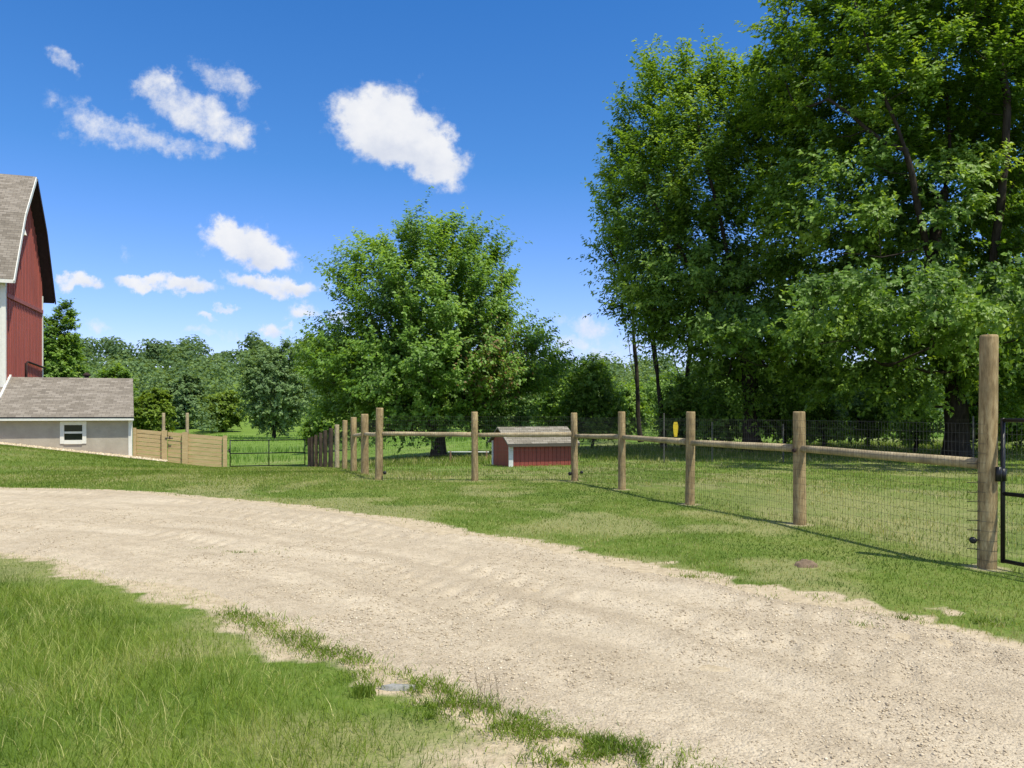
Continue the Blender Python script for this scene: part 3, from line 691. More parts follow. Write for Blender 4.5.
# maple in the middle of the paddock
D = 40; b0 = on(438, D)
def S(px, row, d, dy=0): p = site(px, row, d); p[1] += dy; return p
tree('maple_tree', 'full round green maple standing alone behind the wire fence, left of the red shed', 'tree',
     [[b0, S(438, 435, D), S(436, 400, D), S(434, 350, D), S(437, 300, D), S(442, 250, D), S(446, 222, D)],
      [S(437, 415, D), S(410, 375, D, -.8), S(380, 330, D, -1.5), S(362, 280, D, -1.5)],
      [S(437, 410, D), S(470, 370, D, -1), S(495, 320, D, -1.5), S(505, 265, D, -1)],
      [S(435, 395, D), S(420, 350, D, 2), S(405, 290, D, 2), S(395, 240, D, 1.5)],
      [S(437, 420, D), S(480, 400, D, 1), S(520, 370, D, 1), S(540, 340, D, 0)],
      [S(437, 420, D), S(400, 402, D, -2), S(350, 370, D, -2.5), S(325, 350, D, -2)]],
     [blob(436, 325, D, 92, 108, 5.4), blob(452, 275, D, 56, 62, 3.5), blob(375, 300, D, 46, 66, 3.5), blob(490, 285, D, 32, 58, 2.8), blob(432, 378, D, 130, 50, 6.2), blob(348, 372, D, 50, 54, 3.6), blob(522, 368, D, 50, 50, 4.0), blob(430, 412, D, 108, 28, 5.0), blob(350, 412, D, 40, 26, 3), blob(372, 424, D-1, 44, 20, 2.6), blob(492, 424, D-1, 46, 20, 2.6)],
     1.20, M['maple'], r0=.36, twigs=22, lpt=27, leaf=.188, twig=1.5, seed=3, upness=.75, spread=.42, rusty=blob(498, 362, D-4, 46, 52, 4))

# silver maple at the left of the right-hand group
D = 34; b0 = on(752, D)
tree('silver_maple', 'tall silver maple with feathery left edge against the blue sky, left of the biggest tree', 'tree',
     [[b0, S(752, 420, D), S(748, 360, D-.8), S(735, 290, D-1.8), S(718, 210, D-2.6), S(700, 130, D-2.6), S(690, 75, D-2)],
      [S(750, 380, D), S(720, 330, D, -1), S(680, 270, D, -1.5), S(640, 200, D, -1.5), S(625, 130, D, -1)],
      [S(740, 300, D), S(770, 220, D, 0), S(775, 140, D, 0), S(770, 70, D)],
      [S(750, 370, D), S(700, 345, D, 1.5), S(640, 290, D, 2), S(605, 230, D, 1)],
      [S(735, 280, D), S(690, 220, D, 2.5), S(660, 150, D, 2), S(650, 95, D, 2)]],
     [blob(690, 170, D, 80, 105, 4.6), blob(640, 215, D, 52, 100, 4.0), blob(628, 130, D, 26, 40, 2.2), blob(665, 95, D, 38, 44, 2.6), blob(715, 95, D, 36, 42, 2.6), blob(760, 150, D, 60, 90, 4.2), blob(680, 295, D, 76, 58, 4.6), blob(628, 270, D, 36, 50, 3), blob(760, 310, D, 80, 70, 4.4), blob(730, 360, D, 46, 38, 3.4), blob(770, 372, D, 60, 34, 4), blob(742, 335, D-5, 46, 38, 2.6), blob(770, 345, D-5.5, 60, 36, 2.8), blob(735, 396, D-1, 34, 26, 2.2), blob(785, 398, D-1, 34, 26, 2.2)],
     1.20, M['silver'], r0=.36, twigs=22, lpt=25, leaf=.195, twig=1.5, seed=5, upness=.6, spread=.42, bark='bark_dark', wr=.5)

# the biggest tree
D = 28; b0 = on(957, D)
tree('big_shade_tree', 'largest broad spreading tree at the right, thick forked trunk shaded behind the tall gate post', 'tree',
     [[b0, S(957, 430, D), S(953, 385, D-.4), S(941, 320, D-1.4), S(927, 245, D-2.4), S(906, 150, D-3.1), S(868, 50, D-3.3), S(850, -10, D-3.2)],
      [S(955, 400, D-.2), S(976, 335, D-1), S(993, 262, D-2), S(1004, 180, D-2.6), S(1008, 95, D-2.6), S(988, 10, D-2)],
      [S(927, 248, D-2.4), S(880, 258, D-3.2), S(822, 250, D-3.8)],
      [S(930, 262, D-2.2), S(950, 160, D-1), S(945, 60, D-1.5)],
      [S(1000, 200, D), S(1050, 120, D, .5), S(1090, 40, D, 1)],
      [S(907, 160, D-3), S(850, 115, D-2.5), S(790, 65, D-2)],
      [S(953, 390, D), S(900, 340, D, -2), S(850, 320, D, -3)],
      [S(958, 390, D), S(1010, 330, D, -2), S(1060, 300, D, -3)]],
     [blob(865, 90, D, 105, 100, 4.6), blob(800, 70, D, 55, 62, 3), blob(835, 10, D, 65, 60, 3.6), blob(960, 60, D, 105, 120, 4.6), blob(1060, 90, D, 100, 150, 4.6), blob(835, 210, D, 82, 86, 4.2), blob(930, 215, D, 92, 92, 4.4), blob(1030, 250, D, 100, 92, 4.4), blob(840, 320, D, 75, 48, 3.6), blob(930, 320, D, 80, 52, 4.0), blob(1030, 330, D, 90, 50, 4.0), blob(940, -60, D, 130, 80, 5), blob(855, 368, D, 62, 34, 3), blob(930, 372, D, 50, 30, 3.2), blob(1040, 385, D, 70, 34, 3.4), blob(850, 325, D-4, 72, 44, 2.6), blob(935, 310, D-4.5, 72, 44, 2.6), blob(1030, 320, D-4.5, 74, 44, 2.6), blob(945, 300, D-6.5, 64, 44, 2.6), blob(1050, 305, D-7, 76, 44, 2.6), blob(830, 300, D-5.5, 46, 40, 2.2), blob(900, 398, D-1, 40, 28, 2), blob(995, 394, D-1, 34, 30, 2), blob(950, 378, D-2, 30, 24, 2)],
     1.16, M['silver'], r0=.40, twigs=24, lpt=26, leaf=.172, twig=1.2, seed=11, upness=.30, spread=.55, bark='bark_dark')

# slender trees behind, between the red shed and the silver maple
for i, (px, d, top, lab) in enumerate(((641, 45, 235, 'slender bare-stemmed tree, leftmost of the three thin leaning trunks behind the wire fence'),
                                       (664, 38, 220, 'slender bare-stemmed tree, middle one of the three thin leaning trunks behind the wire fence'),
                                       (683, 39, 230, 'slender bare-stemmed tree, rightmost of the three thin leaning trunks behind the wire fence'))):
    b0 = on(px, d); w = (-6, -9, 7)[i]
    tree('slender_tree', lab, 'tree', [[b0, S(px+w*.4, 400, d), S(px+w, 350, d), S(px+w*1.5, 300, d), S(px+w*2.2, top+10, d)], [S(px+w*.5, 395, d), S(px-10, 350, d, .5), S(px-16, 310, d, .5)]],
         [blob(px+w*1.5+14, 290, d, 34, 58, 2.4), blob(px-2, 335, d, 22, 22, 2), blob(px+14, 340, d, 22, 22, 2)], 1.25, M['silver'], r0=.13, twigs=8, lpt=12, leaf=.17, twig=1.2, seed=20+i, group='slender trees behind the fence', bark='bark_dark')

# understorey shrubs and saplings: (px, d, top row, half width px, material, label)
shr = [(592, 42, 352, 34, 'bush', 'bright young tree behind the red shed, right of its roof'),
       (563, 58, 372, 30, 'silver', 'dark bushy tree between the round maple and the red shed'),
       (625, 52, 385, 26, 'silver', 'dark leafy shrub low between the bright young tree and the thin trunks'),
       (690, 44, 372, 34, 'silver', 'dark rounded shrub behind the yellow tag'),
       (722, 41, 392, 24, 'bush', 'lighter green shrub just left of the silver maple trunk'),
       (785, 43, 368, 36, 'silver', 'dark tall shrub just right of the silver maple trunk'),
       (823, 39, 388, 26, 'bush', 'pale leafy bush behind the wire fence near the middle of the shaded gap'),
       (868, 42, 376, 40, 'silver', 'wide dark shrub filling the shade left of the biggest trunk'),
       (915, 36, 396, 22, 'bush', 'light leafy sapling close left of the biggest trunk'),
       (990, 38, 380, 34, 'bush', 'sunlit shrub behind the tall gate post'),
       (1040, 36, 370, 40, 'silver', 'dark shrub behind the wire gate at the right edge'),
       (745, 60, 360, 60, 'silver', 'broad shadowy thicket farther behind the silver maple'),
       (880, 62, 350, 70, 'silver', 'broad shadowy thicket farther behind the biggest tree'),
       (1010, 60, 350, 70, 'silver', 'broad shadowy thicket at far right behind the sunlit shrub'),
       (660, 66, 372, 46, 'silver', 'broad shadowy thicket behind the two thin trunks'),
       (330, 62, 398, 26, 'silver', 'dark low bush beside the far fence posts, left of the round maple')]
for i, (px, d, top, hw, mt, lab) in enumerate(shr):
    if d < 50 and px > 640: d *= .86
    b0 = on(px, d); row0 = HOR+(EYE-b0[2])*F/d; mid = (top+row0-3)/2; hh = (row0-3-top)/2
    sc_ = d/F*hw
    tree('sapling' if hh > 40 else 'shrub', lab, 'tree' if hh > 40 else 'shrub',
         [[b0, S(px+2, row0-hh*.5, d), S(px-2, mid, d), S(px+1, top+hh*.4, d)], [S(px+1, row0-hh*.4, d), S(px-hw*.4, mid, d)], [S(px+1, row0-hh*.5, d), S(px+hw*.4, mid-4, d, .5)]],
         [blob(px, mid, d, hw*.85, hh*.92, sc_*.85), blob(px-hw*.45, mid+hh*.35, d, hw*.6, hh*.55, sc_*.6), blob(px+hw*.45, mid+hh*.25, d, hw*.6, hh*.6, sc_*.6), blob(px+hw*.2, top+hh*.4, d, hw*.4, hh*.4, sc_*.4)],
         .55*max(.75, sc_/2.2), M[mt], r0=.07, twigs=11, lpt=13, leaf=.155*max(1, d/40), twig=.75*max(.8, sc_/2.4), seed=40+i, bark='bark_dark')

# trees out in the pasture and behind the barn
far = [(274, 112, 336, 38, 'greygreen', 'dense grey-green tree standing alone in the pasture beyond the metal gate'),
       (153, 88, 386, 21, 'yellowgreen', 'bright yellow-green bush tree right of the low building roof'),
       (182, 150, 371, 24, 'greygreen', 'pale grey-green round-topped tree at the foot of the wooded hill'),
       (56, 78, 294, 30, 'silver', 'dark tree rising behind the far corner of the red barn'),
       (222, 140, 388, 20, 'yellowgreen', 'light green bush in front of the wood, left of the lone pasture tree'),
       (112, 120, 362, 24, 'silver', 'dark green tree peeping above the low building roof')]
for i, (px, d, top, hw, mt, lab) in enumerate(far):
    b0 = on(px, d); row0 = HOR+(EYE-b0[2])*F/d; mid = (top+row0-2)/2; hh = (row0-2-top)/2; sc_ = d/F*hw
    tree('pasture_tree', lab, 'tree',
         [[b0, S(px+1, row0-hh*.5, d), S(px-1, mid, d), S(px, top+hh*.4, d)], [S(px, row0-hh*.45, d), S(px-hw*.45, mid+hh*.1, d)], [S(px, row0-hh*.45, d), S(px+hw*.45, mid, d)]],
         [blob(px, mid+hh*.1, d, hw*.9, hh*.85, sc_*.85), blob(px-hw*.4, mid-hh*.15, d, hw*.5, hh*.6, sc_*.5), blob(px+hw*.3, mid-hh*.35, d, hw*.5, hh*.6, sc_*.5), blob(px+hw*.4, mid+hh*.3, d, hw*.55, hh*.5, sc_*.6)],
         sc_*.26, M[mt], r0=.26, twigs=14, lpt=16, leaf=.0036*d, twig=sc_*.28, seed=70+i, bark='bark_dark')

# the far wooded hillside: one mass of a few hundred crowns
def far_wood():
    r = np.random.default_rng(99)
    Px = []; Nn = []; Aa = []; Ll = []; Tt = []
    pts = []
    for _ in range(520):
        y = r.uniform(138, 330); x = r.uniform(-.85, .85)*y
        if 138 < y < 150 and -.36 < x/y < -.22: continue
        pts.append((x, y))
    for k in range(70): y = r.uniform(128, 150); pts.append((r.uniform(-.8, .8)*y, y))
    for x, y in pts:
        H = r.uniform(5.5, 14) if y > 150 else r.uniform(3.5, 7.5)
        W = H*r.uniform(.36, .52); zb = h1(x, y); m = int(430*(H/10))
        nb = 7; bc = np.c_[r.normal(0, W*.42, nb), r.normal(0, W*.42, nb), H*r.uniform(.3, .86, nb)]
        k = r.integers(0, nb, m); q = unit(r.normal(size=(m, 3)))
        P = bc[k]+q*np.array([W*.52, W*.52, H*.20])*r.uniform(.7, 1.08, (m, 1))
        P[:, 2] = np.maximum(P[:, 2], .2)
        Px.append(P+np.array([x, y, zb])); Nn.append(unit(q*.8+np.array([0, 0, .8])+r.normal(0, .4, (m, 3)))); Aa.append(r.normal(size=(m, 3)))
        Ll.append(r.uniform(.5, 1.15, m)*(y/210)); base = r.normal(.42, .15)
        Tt.append(np.clip(base+r.normal(0, .10, m)+.10*q[:, 2], 0, 1))
    o = leaf_mesh('far_wood', np.concatenate(Px), np.concatenate(Nn), np.concatenate(Aa), np.concatenate(Ll), np.concatenate(Tt), M['wood'], None, .8)
    tag(o, 'dense deciduous wood covering the distant hillside', 'woodland', kind='stuff')
far_wood()

# ------------------------------------------------------------------ fences
def post_mb(x, y, z0, h, r, lean=(0, 0)):
    mb = MB(); zs = [z0-.15, z0+.05, z0+h*.35, z0+h*.7, z0+h-.03, z0+h-.006, z0+h]; rr = [r*1.04, r*1.03, r*1.0, r*.98, r*.96, r*.92, r*.80]
    mb.tube([(x+lean[0]*(z-z0), y+lean[1]*(z-z0), z) for z in zs], [q*random.uniform(.985, 1.015) for q in rr], 18, jit=.03)
    return mb
def add_post(parent, x, y, h, r, mat='post'):
    z = h1(x, y); return post_mb(x, y, z, h, r, (random.uniform(-.012, .012), random.uniform(-.012, .012))).build('post', M[mat], parent, smooth=True)
def add_rail(parent, p, q, z, r=.055, gap=.085):
    p, q = np.array(p, float), np.array(q, float); d = unit(q-p); a, b = p+d*gap, q-d*gap
    za, zb = h1(*p)+z+random.uniform(-.015, .015), h1(*q)+z+random.uniform(-.015, .015)
    mb = MB(); m = 7
    mb.tube([(*(a+(b-a)*i/(m-1)), za+(zb-za)*i/(m-1)+.002*math.sin(i*1.7)) for i in range(m)], [r*random.uniform(.985, 1.015)*(1.08-.16*i/(m-1)) for i in range(m)], 14, jit=.04)
    return mb.build('rail', M['rail'], parent, smooth=True)
def mesh_run(line, off, top, step=.0508, vstep=.1016, bottom=.02, extra_top=0):
    segs = []
    side = off
    for (p, q) in zip(line[:-1], line[1:]):
        p, q = np.array(p, float), np.array(q, float); L = np.linalg.norm(q-p); d = (q-p)/L
        nrm = np.array([-d[1], d[0]])*side; m = int(L/step)
        t = np.linspace(0, 1, m+1)[:-1]; xy = p+np.outer(t, q-p)+nrm; z = hz(xy[:, 0], xy[:, 1])
        za, zb = h1(*p), h1(*q); zl = za+(zb-za)*t
        wob = (vnoise(t*L, t*0, .6, 3)-.5)*.012
        xy = xy+nrm/abs(side)*wob[:, None]
        segs.append(np.stack([np.c_[xy, np.minimum(z, zl)+bottom*0], np.c_[xy, zl+top]], 1))
        for k in range(int(top/vstep)+1):
            h = top-k*vstep
            if h < .01: continue
            P = np.c_[p+np.outer(np.linspace(0, 1, 7), q-p)+nrm, za+(zb-za)*np.linspace(0, 1, 7)+h]
            segs.append(np.stack([P[:-1], P[1:]], 1))
    return np.concatenate(segs)
def knob(parent, x, y, z, r=.035):
    mb = MB(); mb.tube([(x-.02, y-.045, z), (x-.01, y-.03, z), (x, y, z), (x+.01, y+.03, z)], [r*.5, r, r, r*.5], 10)
    return mb.build('tensioner', M['black'], parent, smooth=True)

# long fence from the tall gate post to the corner by the red shed
fr = thing('wire_fence', 'wood post and wire fence running from the tall gate post to the red shed', 'fence')
add_post(fr, 5.0, 8.0, 2.45, .090)
for (x, y), r in zip(fence_line[1:], (.090, .082, .080, .080)): add_post(fr, x, y, 1.65, r)
for p, q in zip(fence_line[:-1], fence_line[1:]): add_rail(fr, p, q, 1.10)
wrap = []
for k in range(15):      # the mesh is wrapped round the tall post
    z = .1+k*.1016; an = np.linspace(R(150), R(320), 12); P = np.c_[5.0+.0955*np.cos(an), 8.0+.0955*np.sin(an), np.full(12, z)]
    wrap.append(np.stack([P[:-1], P[1:]], 1))
v, f = wires(np.concatenate([mesh_run(fence_line, .100, 1.52)]+wrap), .0015); np_mesh('wire_mesh', v, f, M['wire'], fr)
knob(fr, 4.86, 8.02, .30); knob(fr, 1.40, 18.36, .16, .045); knob(fr, 1.68, 18.3, .2, .04)
for k in range(12): z = .2+k*.1; MB().tube([(4.84, 8.08, z), (4.90, 8.0, z+.004)], .004, 5).build('staple', M['black'], fr)
mb = MB(); j = np.array(fence_line[1]); d = unit(np.array(fence_line[0])-j); nrm = np.array([-d[1], d[0]])
c = j-nrm*0; mb.tube([(c[0]-.09, c[1]-.05, 1.09), (c[0]-.115, c[1]-.062, 1.09)], .028, 12); mb.build('bolt', M['soffit'], fr)

fc = thing('wire_fence', 'level stretch of post and rail wire fence passing in front of the red shed', 'fence')
add_post(fc, -.9, 18.4, 1.67, .082); add_post(fc, -3.24, 18.5, 1.75, .092)
for p, q in zip(cross_line[:-1], cross_line[1:]): add_rail(fc, p, q, 1.12)
v, f = wires(mesh_run(cross_line, .095, 1.55), .0013); np_mesh('wire_mesh', v, f, M['wire'], fc)
knob(fc, -3.08, 18.42, .18, .045)

fb = thing('wire_fence', 'row of wooden fence posts receding from the near corner post to the far metal gate', 'fence')
for k, (x, y) in enumerate(back_line[1:]): add_post(fb, x, y, 1.66 if k < 3 else 1.62, (.105, .095, .085, .085)[min(k, 3)], 'post' if k < 3 else 'rail' if k == 3 else 'dark_post' if k < 7 else 'weathered')
for p, q in zip(back_line[:2], back_line[1:3]): add_rail(fb, p, q, 1.10)
v, f = wires(mesh_run(back_line, -.10, 1.5, .10), .0013); np_mesh('wire_mesh', v, f, M['wire'], fb)

# black welded gate hung on the tall post (runs on toward the viewer, out of the picture)
g = thing('mesh_gate', 'black steel framed wire mesh gate hung on the tall wooden post', 'gate')
gd = np.array([.335, -.942]); g0 = np.array([5.115, 7.92])
def gp(t, z): q = g0+gd*t; return (q[0], q[1], z)
mb = MB()
for z in (.10, .80, 1.565): mb.tube([gp(0, z), gp(2.4, z)], .022, 8)
for t in (0, 1.2, 2.4): mb.tube([gp(t, .078), gp(t, 1.587)], .023, 8)
mb.build('gate_frame', M['black'], g, smooth=True)
sg = [[gp(t, .1), gp(t, 1.56)] for t in np.arange(.05, 2.39, .0508)]+[[gp(0, z), gp(2.4, z)] for z in np.arange(.2, 1.5, .1016)]
v, f = wires(sg, .0016); np_mesh('wire_mesh', v, f, M['wire'], g)
mb = MB(); 
for z in (1.02, .985): mb.tube([(5.06, 7.92, z), gp(-.01, z)], .02, 8)
mb.tube([(5.05, 7.885, .93), (5.05, 7.885, 1.08)], .030, 8); mb.tube([gp(.0, .93), gp(.0, 1.06)], .034, 8)
mb.build('latch', M['black'], g, smooth=True)
for z in (.2, 1.42): MB().tube([gp(2.4, z), gp(2.5, z)], .02, 8).build('hinge', M['black'], g)

# far farm gate
fg = thing('metal_gate', 'wide dark tubular field gate at the far end of the lawn, opening to the pasture', 'gate')
a0, a1, bb = -1.25, 2.62, 43.4
zg = h1(*ab(.6, bb)); gq = lambda a, z: (*ab(a, bb), zg+z)
mb = MB()
for z in (.12, .80, 1.50): mb.tube([gq(a0, z), gq(a1, z)], .028, 8)
for a in (a0, a0+1.98, a1): mb.tube([gq(a, .09), gq(a, 1.53)], .03, 8)
mb.build('gate_frame', M['black'], fg, smooth=True)
sg = [[gq(a, .12), gq(a, 1.5)] for a in np.arange(a0+.1, a1, .1)]+[[gq(a0, z), gq(a1, z)] for z in np.arange(.22, 1.5, .13)]
v, f = wires(sg, .0016); np_mesh('wire_mesh', v, f, M['wire'], fg)
mb = MB(); mb.tube([gq(a0-.14, .95), gq(a0+.02, .95)], .03, 6); mb.tube([gq(a0-.05, .85), gq(a0-.05, 1.05)], .03, 6); mb.build('latch', M['black'], fg)

# board fence between the low building and the far gate
bw = thing('board_fence', 'tan horizontal board fence between the low building and the far gate', 'fence')
zt = lambda a: .80+(a+6.0)*(.34-.80)/4.5
def panel(p0, p1, bq, th=.045):
    mb = MB(); nb = 8
    for k in range(nb):
        lo = lambda a: (h1(*ab(a, bq))-.1)+(zt(a)-(h1(*ab(a, bq))-.1))*k/nb
        hi = lambda a: (h1(*ab(a, bq))-.1)+(zt(a)-(h1(*ab(a, bq))-.1))*(k+1)/nb-.022
        o = random.choice((-.012, 0, .012))+random.uniform(-.003, .003)
        mb.box(p0, p1, bq+o, bq+th+o, lo(p0), hi(p0), z0b=lo(p1), z1b=hi(p1))
    return mb
panel(-5.93, -4.57, 43.42).build('board_panel', M['boards'], bw); panel(-3.36, -1.62, 43.42).build('board_panel', M['boards'], bw)
for a, r, h in ((-4.46, .13, None), (-3.47, .14, None), (-1.5, .10, None), (-5.86, .07, None)):
    x, y = ab(a, 43.36); z = h1(x, y); mb = MB(); mb.box(a-r, a+r, 43.27, 43.41, z-.1, zt(a)+.05); mb.build('post', M['boards'], bw)
bgt = thing('board_gate', 'narrow board gate between two thick square posts in the tan fence', 'gate')
panel(-4.31, -3.63, 43.44).build('board_panel', M['boards'], bgt)
mb = MB(); x, y = ab(-4.2, 43.36); zl = .30
mb.tube([(*ab(-4.42, 43.25), zl), (*ab(-4.05, 43.25), zl-.02)], .035, 6); mb.tube([(*ab(-4.2, 43.24), zl-.07), (*ab(-4.2, 43.24), zl+.1)], .03, 6); mb.build('latch', M['black'], bgt)
for a, lab in ((-4.55, 'tall slim wooden post sticking up behind the board fence, the one nearer the low building'), (-3.4, 'tall slim wooden post sticking up behind the board fence, the one nearer the far gate')):
    x, y = ab(a, 43.8); z = h1(x, y)
    o = post_mb(x, y, z, 1.60-z, .085).build('fence_post', M['rail'], None, smooth=True); tag(o, lab, 'post', 'tall posts behind the board fence')

# ------------------------------------------------------------------ barn
barn = thing('barn', 'big red gambrel barn with grey shingled roof at the left edge', 'barn')
GA = -12.1; AL = -32.0; B0, B1 = 45.1, 52.4; BM = (B0+B1)/2; ZE = 8.6
prof = [(B0-.5, 8.35), (BM-2.1, 12.2), (BM, 14.75), (BM+2.1, 12.2), (B1+.5, 8.35)]
def roof_z(b): return float(np.interp(b, [p[0] for p in prof], [p[1] for p in prof]))
# gable wall with battens
mb = MB(); bs = list(np.linspace(B0, B1, 25)); zlo = -1.2
for c0, c1 in zip(bs[:-1], bs[1:]):
    mb.hexa([(*ab(GA-.15, c0), zlo), (*ab(GA, c0), zlo), (*ab(GA, c1), zlo), (*ab(GA-.15, c1), zlo), (*ab(GA-.15, c0), roof_z(c0)-.14), (*ab(GA, c0), roof_z(c0)-.14), (*ab(GA, c1), roof_z(c1)-.14), (*ab(GA-.15, c1), roof_z(c1)-.14)])
for c in bs[1:-1]: mb.box(GA+.002, GA+.03, c-.035, c+.035, zlo, roof_z(c)-.16)
mb.build('gable_wall', M['red'], barn)
MB().box(AL, GA-.16, B0, B0+.15, -1.5, 8.75).build('side_wall', M['white'], barn)
mb = MB(); mb.box(AL, GA-.16, B1-.15, B1, -1.5, 8.75); mb.box(AL-.15, AL-.002, B0, B1, -1.5, 8.7); mb.build('rear_wall', M['red'], barn)
MB().box(GA+.002, GA+.05, B1-.19, B1-.02, zlo, 8.6).build('corner_trim', M['white'], barn)
mb = MB(); mb.box(GA-.155, GA+.045, B0-.03, B0-.002, zlo, 8.6); mb.box(GA+.002, GA+.045, B0, B0+.12, zlo, 8.6); mb.build('corner_trim', M['white'], barn)
mb = MB(); mb.box(GA+.032, GA+.09, B0+.13, B1-.2, 7.55, 7.75); mb.build('belt_board', M['red'], barn)
# roof: four shingled planes with thickness
def slab(mb, a0, a1, p, q, th, sv):
    (b0, z0), (b1, z1) = p, q
    L = math.hypot(b1-b0, z1-z0); nb, nz = -(z1-z0)/L*th, (b1-b0)/L*th
    a1, c1 = a1 if isinstance(a1, tuple) else (a1, a1)
    P = [(*ab(a0, b0), z0), (*ab(a1, b0), z0), (*ab(c1, b1), z1), (*ab(a0, b1), z1)]
    T = [(*ab(a0, b0+nb), z0+nz), (*ab(a1, b0+nb), z0+nz), (*ab(c1, b1+nb), z1+nz), (*ab(a0, b1+nb), z1+nz)]
    mb.poly(T, [(a0, sv), (a1, sv), (c1, sv+L), (a0, sv+L)])
    for i in range(4): j = (i+1) % 4; mb.poly([P[i], P[j], T[j], T[i]], [(a0, 0), (a0+1, 0), (a0+1, .05), (a0, .05)])
    mb.poly(P[::-1]); return L
RA = GA+.55
mb = MB(); sv = 0
for p, q in zip(prof[:-1], prof[1:]): sv += slab(mb, AL-.5, RA, p, q, .06, sv)
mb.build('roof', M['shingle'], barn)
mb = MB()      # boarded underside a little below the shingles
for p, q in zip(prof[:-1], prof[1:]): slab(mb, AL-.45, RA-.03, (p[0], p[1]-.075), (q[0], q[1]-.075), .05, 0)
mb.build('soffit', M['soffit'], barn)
mb = MB()      # white barge boards on the near rake, dark on the far one
for p, q in list(zip(prof[:-1], prof[1:]))[:2]: slab(mb, RA+.003, RA+.04, (p[0], p[1]-.15), (q[0], q[1]-.15), .20, 0)
mb.box(AL-.5, RA+.04, B0-.56, B0-.52, 8.18, 8.36); mb.build('rake_trim', M['white'], barn)
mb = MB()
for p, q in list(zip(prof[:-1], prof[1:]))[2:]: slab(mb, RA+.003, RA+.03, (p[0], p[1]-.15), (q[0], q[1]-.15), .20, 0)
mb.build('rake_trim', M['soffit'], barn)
mb = MB(); mb.tube([(*ab(GA+.06, B0+3.6), 3.2), (*ab(GA+.06, B0+3.6), 4.35), (*ab(GA+.10, B0+3.8), 4.45), (*ab(GA+.12, B1-.05), 4.3)], .06, 8); mb.build('conduit', M['soffit'], barn, smooth=True)
mb = MB(); mb.tube([(*ab(GA+.35, B0+2.0), 11.5), (*ab(GA+.35, B0+2.0), 11.15)], [.05, .14], 8); mb.build('yard_light', M['white'], barn)

# low addition with the small window
low = thing('low_building', 'low grey block building with shingled roof built against the barn', 'building')
LA0, LA1, LB = -20.0, -5.97, 43.2; RB = 45.9; ZEV, ZR = 1.50, 3.32
wa0, wa1, wz0, wz1 = -9.15, -8.10, .12, 1.12
mb = MB(); th = .22
mb.box(LA0, wa0, LB, LB+th, -1.5, ZEV); mb.box(wa1, LA1, LB, LB+th, -1.5, ZEV); mb.box(wa0, wa1, LB, LB+th, -1.5, wz0); mb.box(wa0, wa1, LB, LB+th, wz1, ZEV)
mb.build('front_wall', M['block'], low)
mb = MB(); e0, e1 = LB+th+.002, RB+2.45
for c0, c1 in ((e0, RB), (RB, e1)):
    zf = lambda b: ZR-.16-(ZR-ZEV)*abs(b-RB)/(RB-LB)
    w0, w1 = LA1-.19*(c0-LB), LA1-.19*(c1-LB)
    mb.hexa([(*ab(w0-th, c0), -1.8), (*ab(w0, c0), -1.8), (*ab(w1, c1), -1.8), (*ab(w1-th, c1), -1.8), (*ab(w0-th, c0), zf(c0)), (*ab(w0, c0), zf(c0)), (*ab(w1, c1), zf(c1)), (*ab(w1-th, c1), zf(c1))])
mb.build('end_wall', M['block'], low)
mb = MB(); sl_ = (ZR-ZEV)/(RB-LB)
oe = .38
slab(mb, LA0, GA-.002, (LB-oe, ZEV-oe*sl_+.10), (B0-.02, ZEV+(B0-.02-LB)*sl_+.10), .07, 0)
slab(mb, GA+.002, (LA1+.14, LA1-.32), (LB-oe, ZEV-oe*sl_+.10), (RB, ZR+.10), .07, 0)
slab(mb, GA+.002, (LA1-.32, LA1-.8), (RB, ZR+.10), (RB+2.9, ZR+.10-2.9*sl_), .07, 3.6)
mb.build('roof', M['shingle'], low)
mb = MB(); ze = ZEV-oe*sl_+.10
mb.box(LA0, LA1+.14, LB-oe-.03, LB-oe-.004, ze-.12, ze+.03); mb.box(LA0, LA1+.02, LB-oe+.0, LB-.002, ze-.12, ze-.085); mb.build('fascia', M['white'], low)
mb = MB(); mb.box(LA0, LA1+.16, LB-oe-.045, LB-oe-.032, ze+.00, ze+.055); mb.build('drip_edge', M['black'], low)
mb = MB(); zq = h1(*ab(LA1, LB)); mb.box(LA1-.16, LA1+.02, LB-.035, LB-.003, zq-.1, ze-.13); mb.build('corner_trim', M['white'], low)
mb = MB(); slab(mb, GA+.003, GA+.10, (B0-1.0, ZEV+(B0-1.0-LB)*sl_+.19), (RB, ZR+.19), .10, 0); mb.build('flashing', M['white'], low)
mb = MB(); x, y = ab(-8.6, RB+.35); mb.tube([(x, y, ZR-.3), (x, y, ZR+.28)], .11, 10); mb.tube([(x, y, ZR+.28), (x, y, ZR+.34), (x, y, ZR+.46)], [.2, .2, .06], 10); mb.build('roof_vent', M['soffit'], low, smooth=True)
wn = MB(); fw = .12
wn.box(wa0-.06, wa0+fw, LB-.04, LB+.08, wz0-.06, wz1+.06); wn.box(wa1-fw, wa1+.06, LB-.04, LB+.08, wz0-.06, wz1+.06)
wn.box(wa0+fw, wa1-fw, LB-.04, LB+.08, wz1-fw, wz1+.06); wn.box(wa0+fw, wa1-fw, LB-.07, LB+.08, wz0-.08, wz0+fw)
w_o = wn.build('window', M['white'], low)
mm = (wz0+wz1)/2; MB().box(wa0+fw+.002, wa1-fw-.002, LB-.02, LB+.06, mm-.05, mm+.05).build('meeting_rail', M['white'], w_o)
for z0, z1 in ((wz0+fw+.002, mm-.052), (mm+.052, wz1-fw-.002)): MB().box(wa0+fw+.002, wa1-fw-.002, LB+.03, LB+.05, z0, z1).build('pane', M['glass'], w_o)

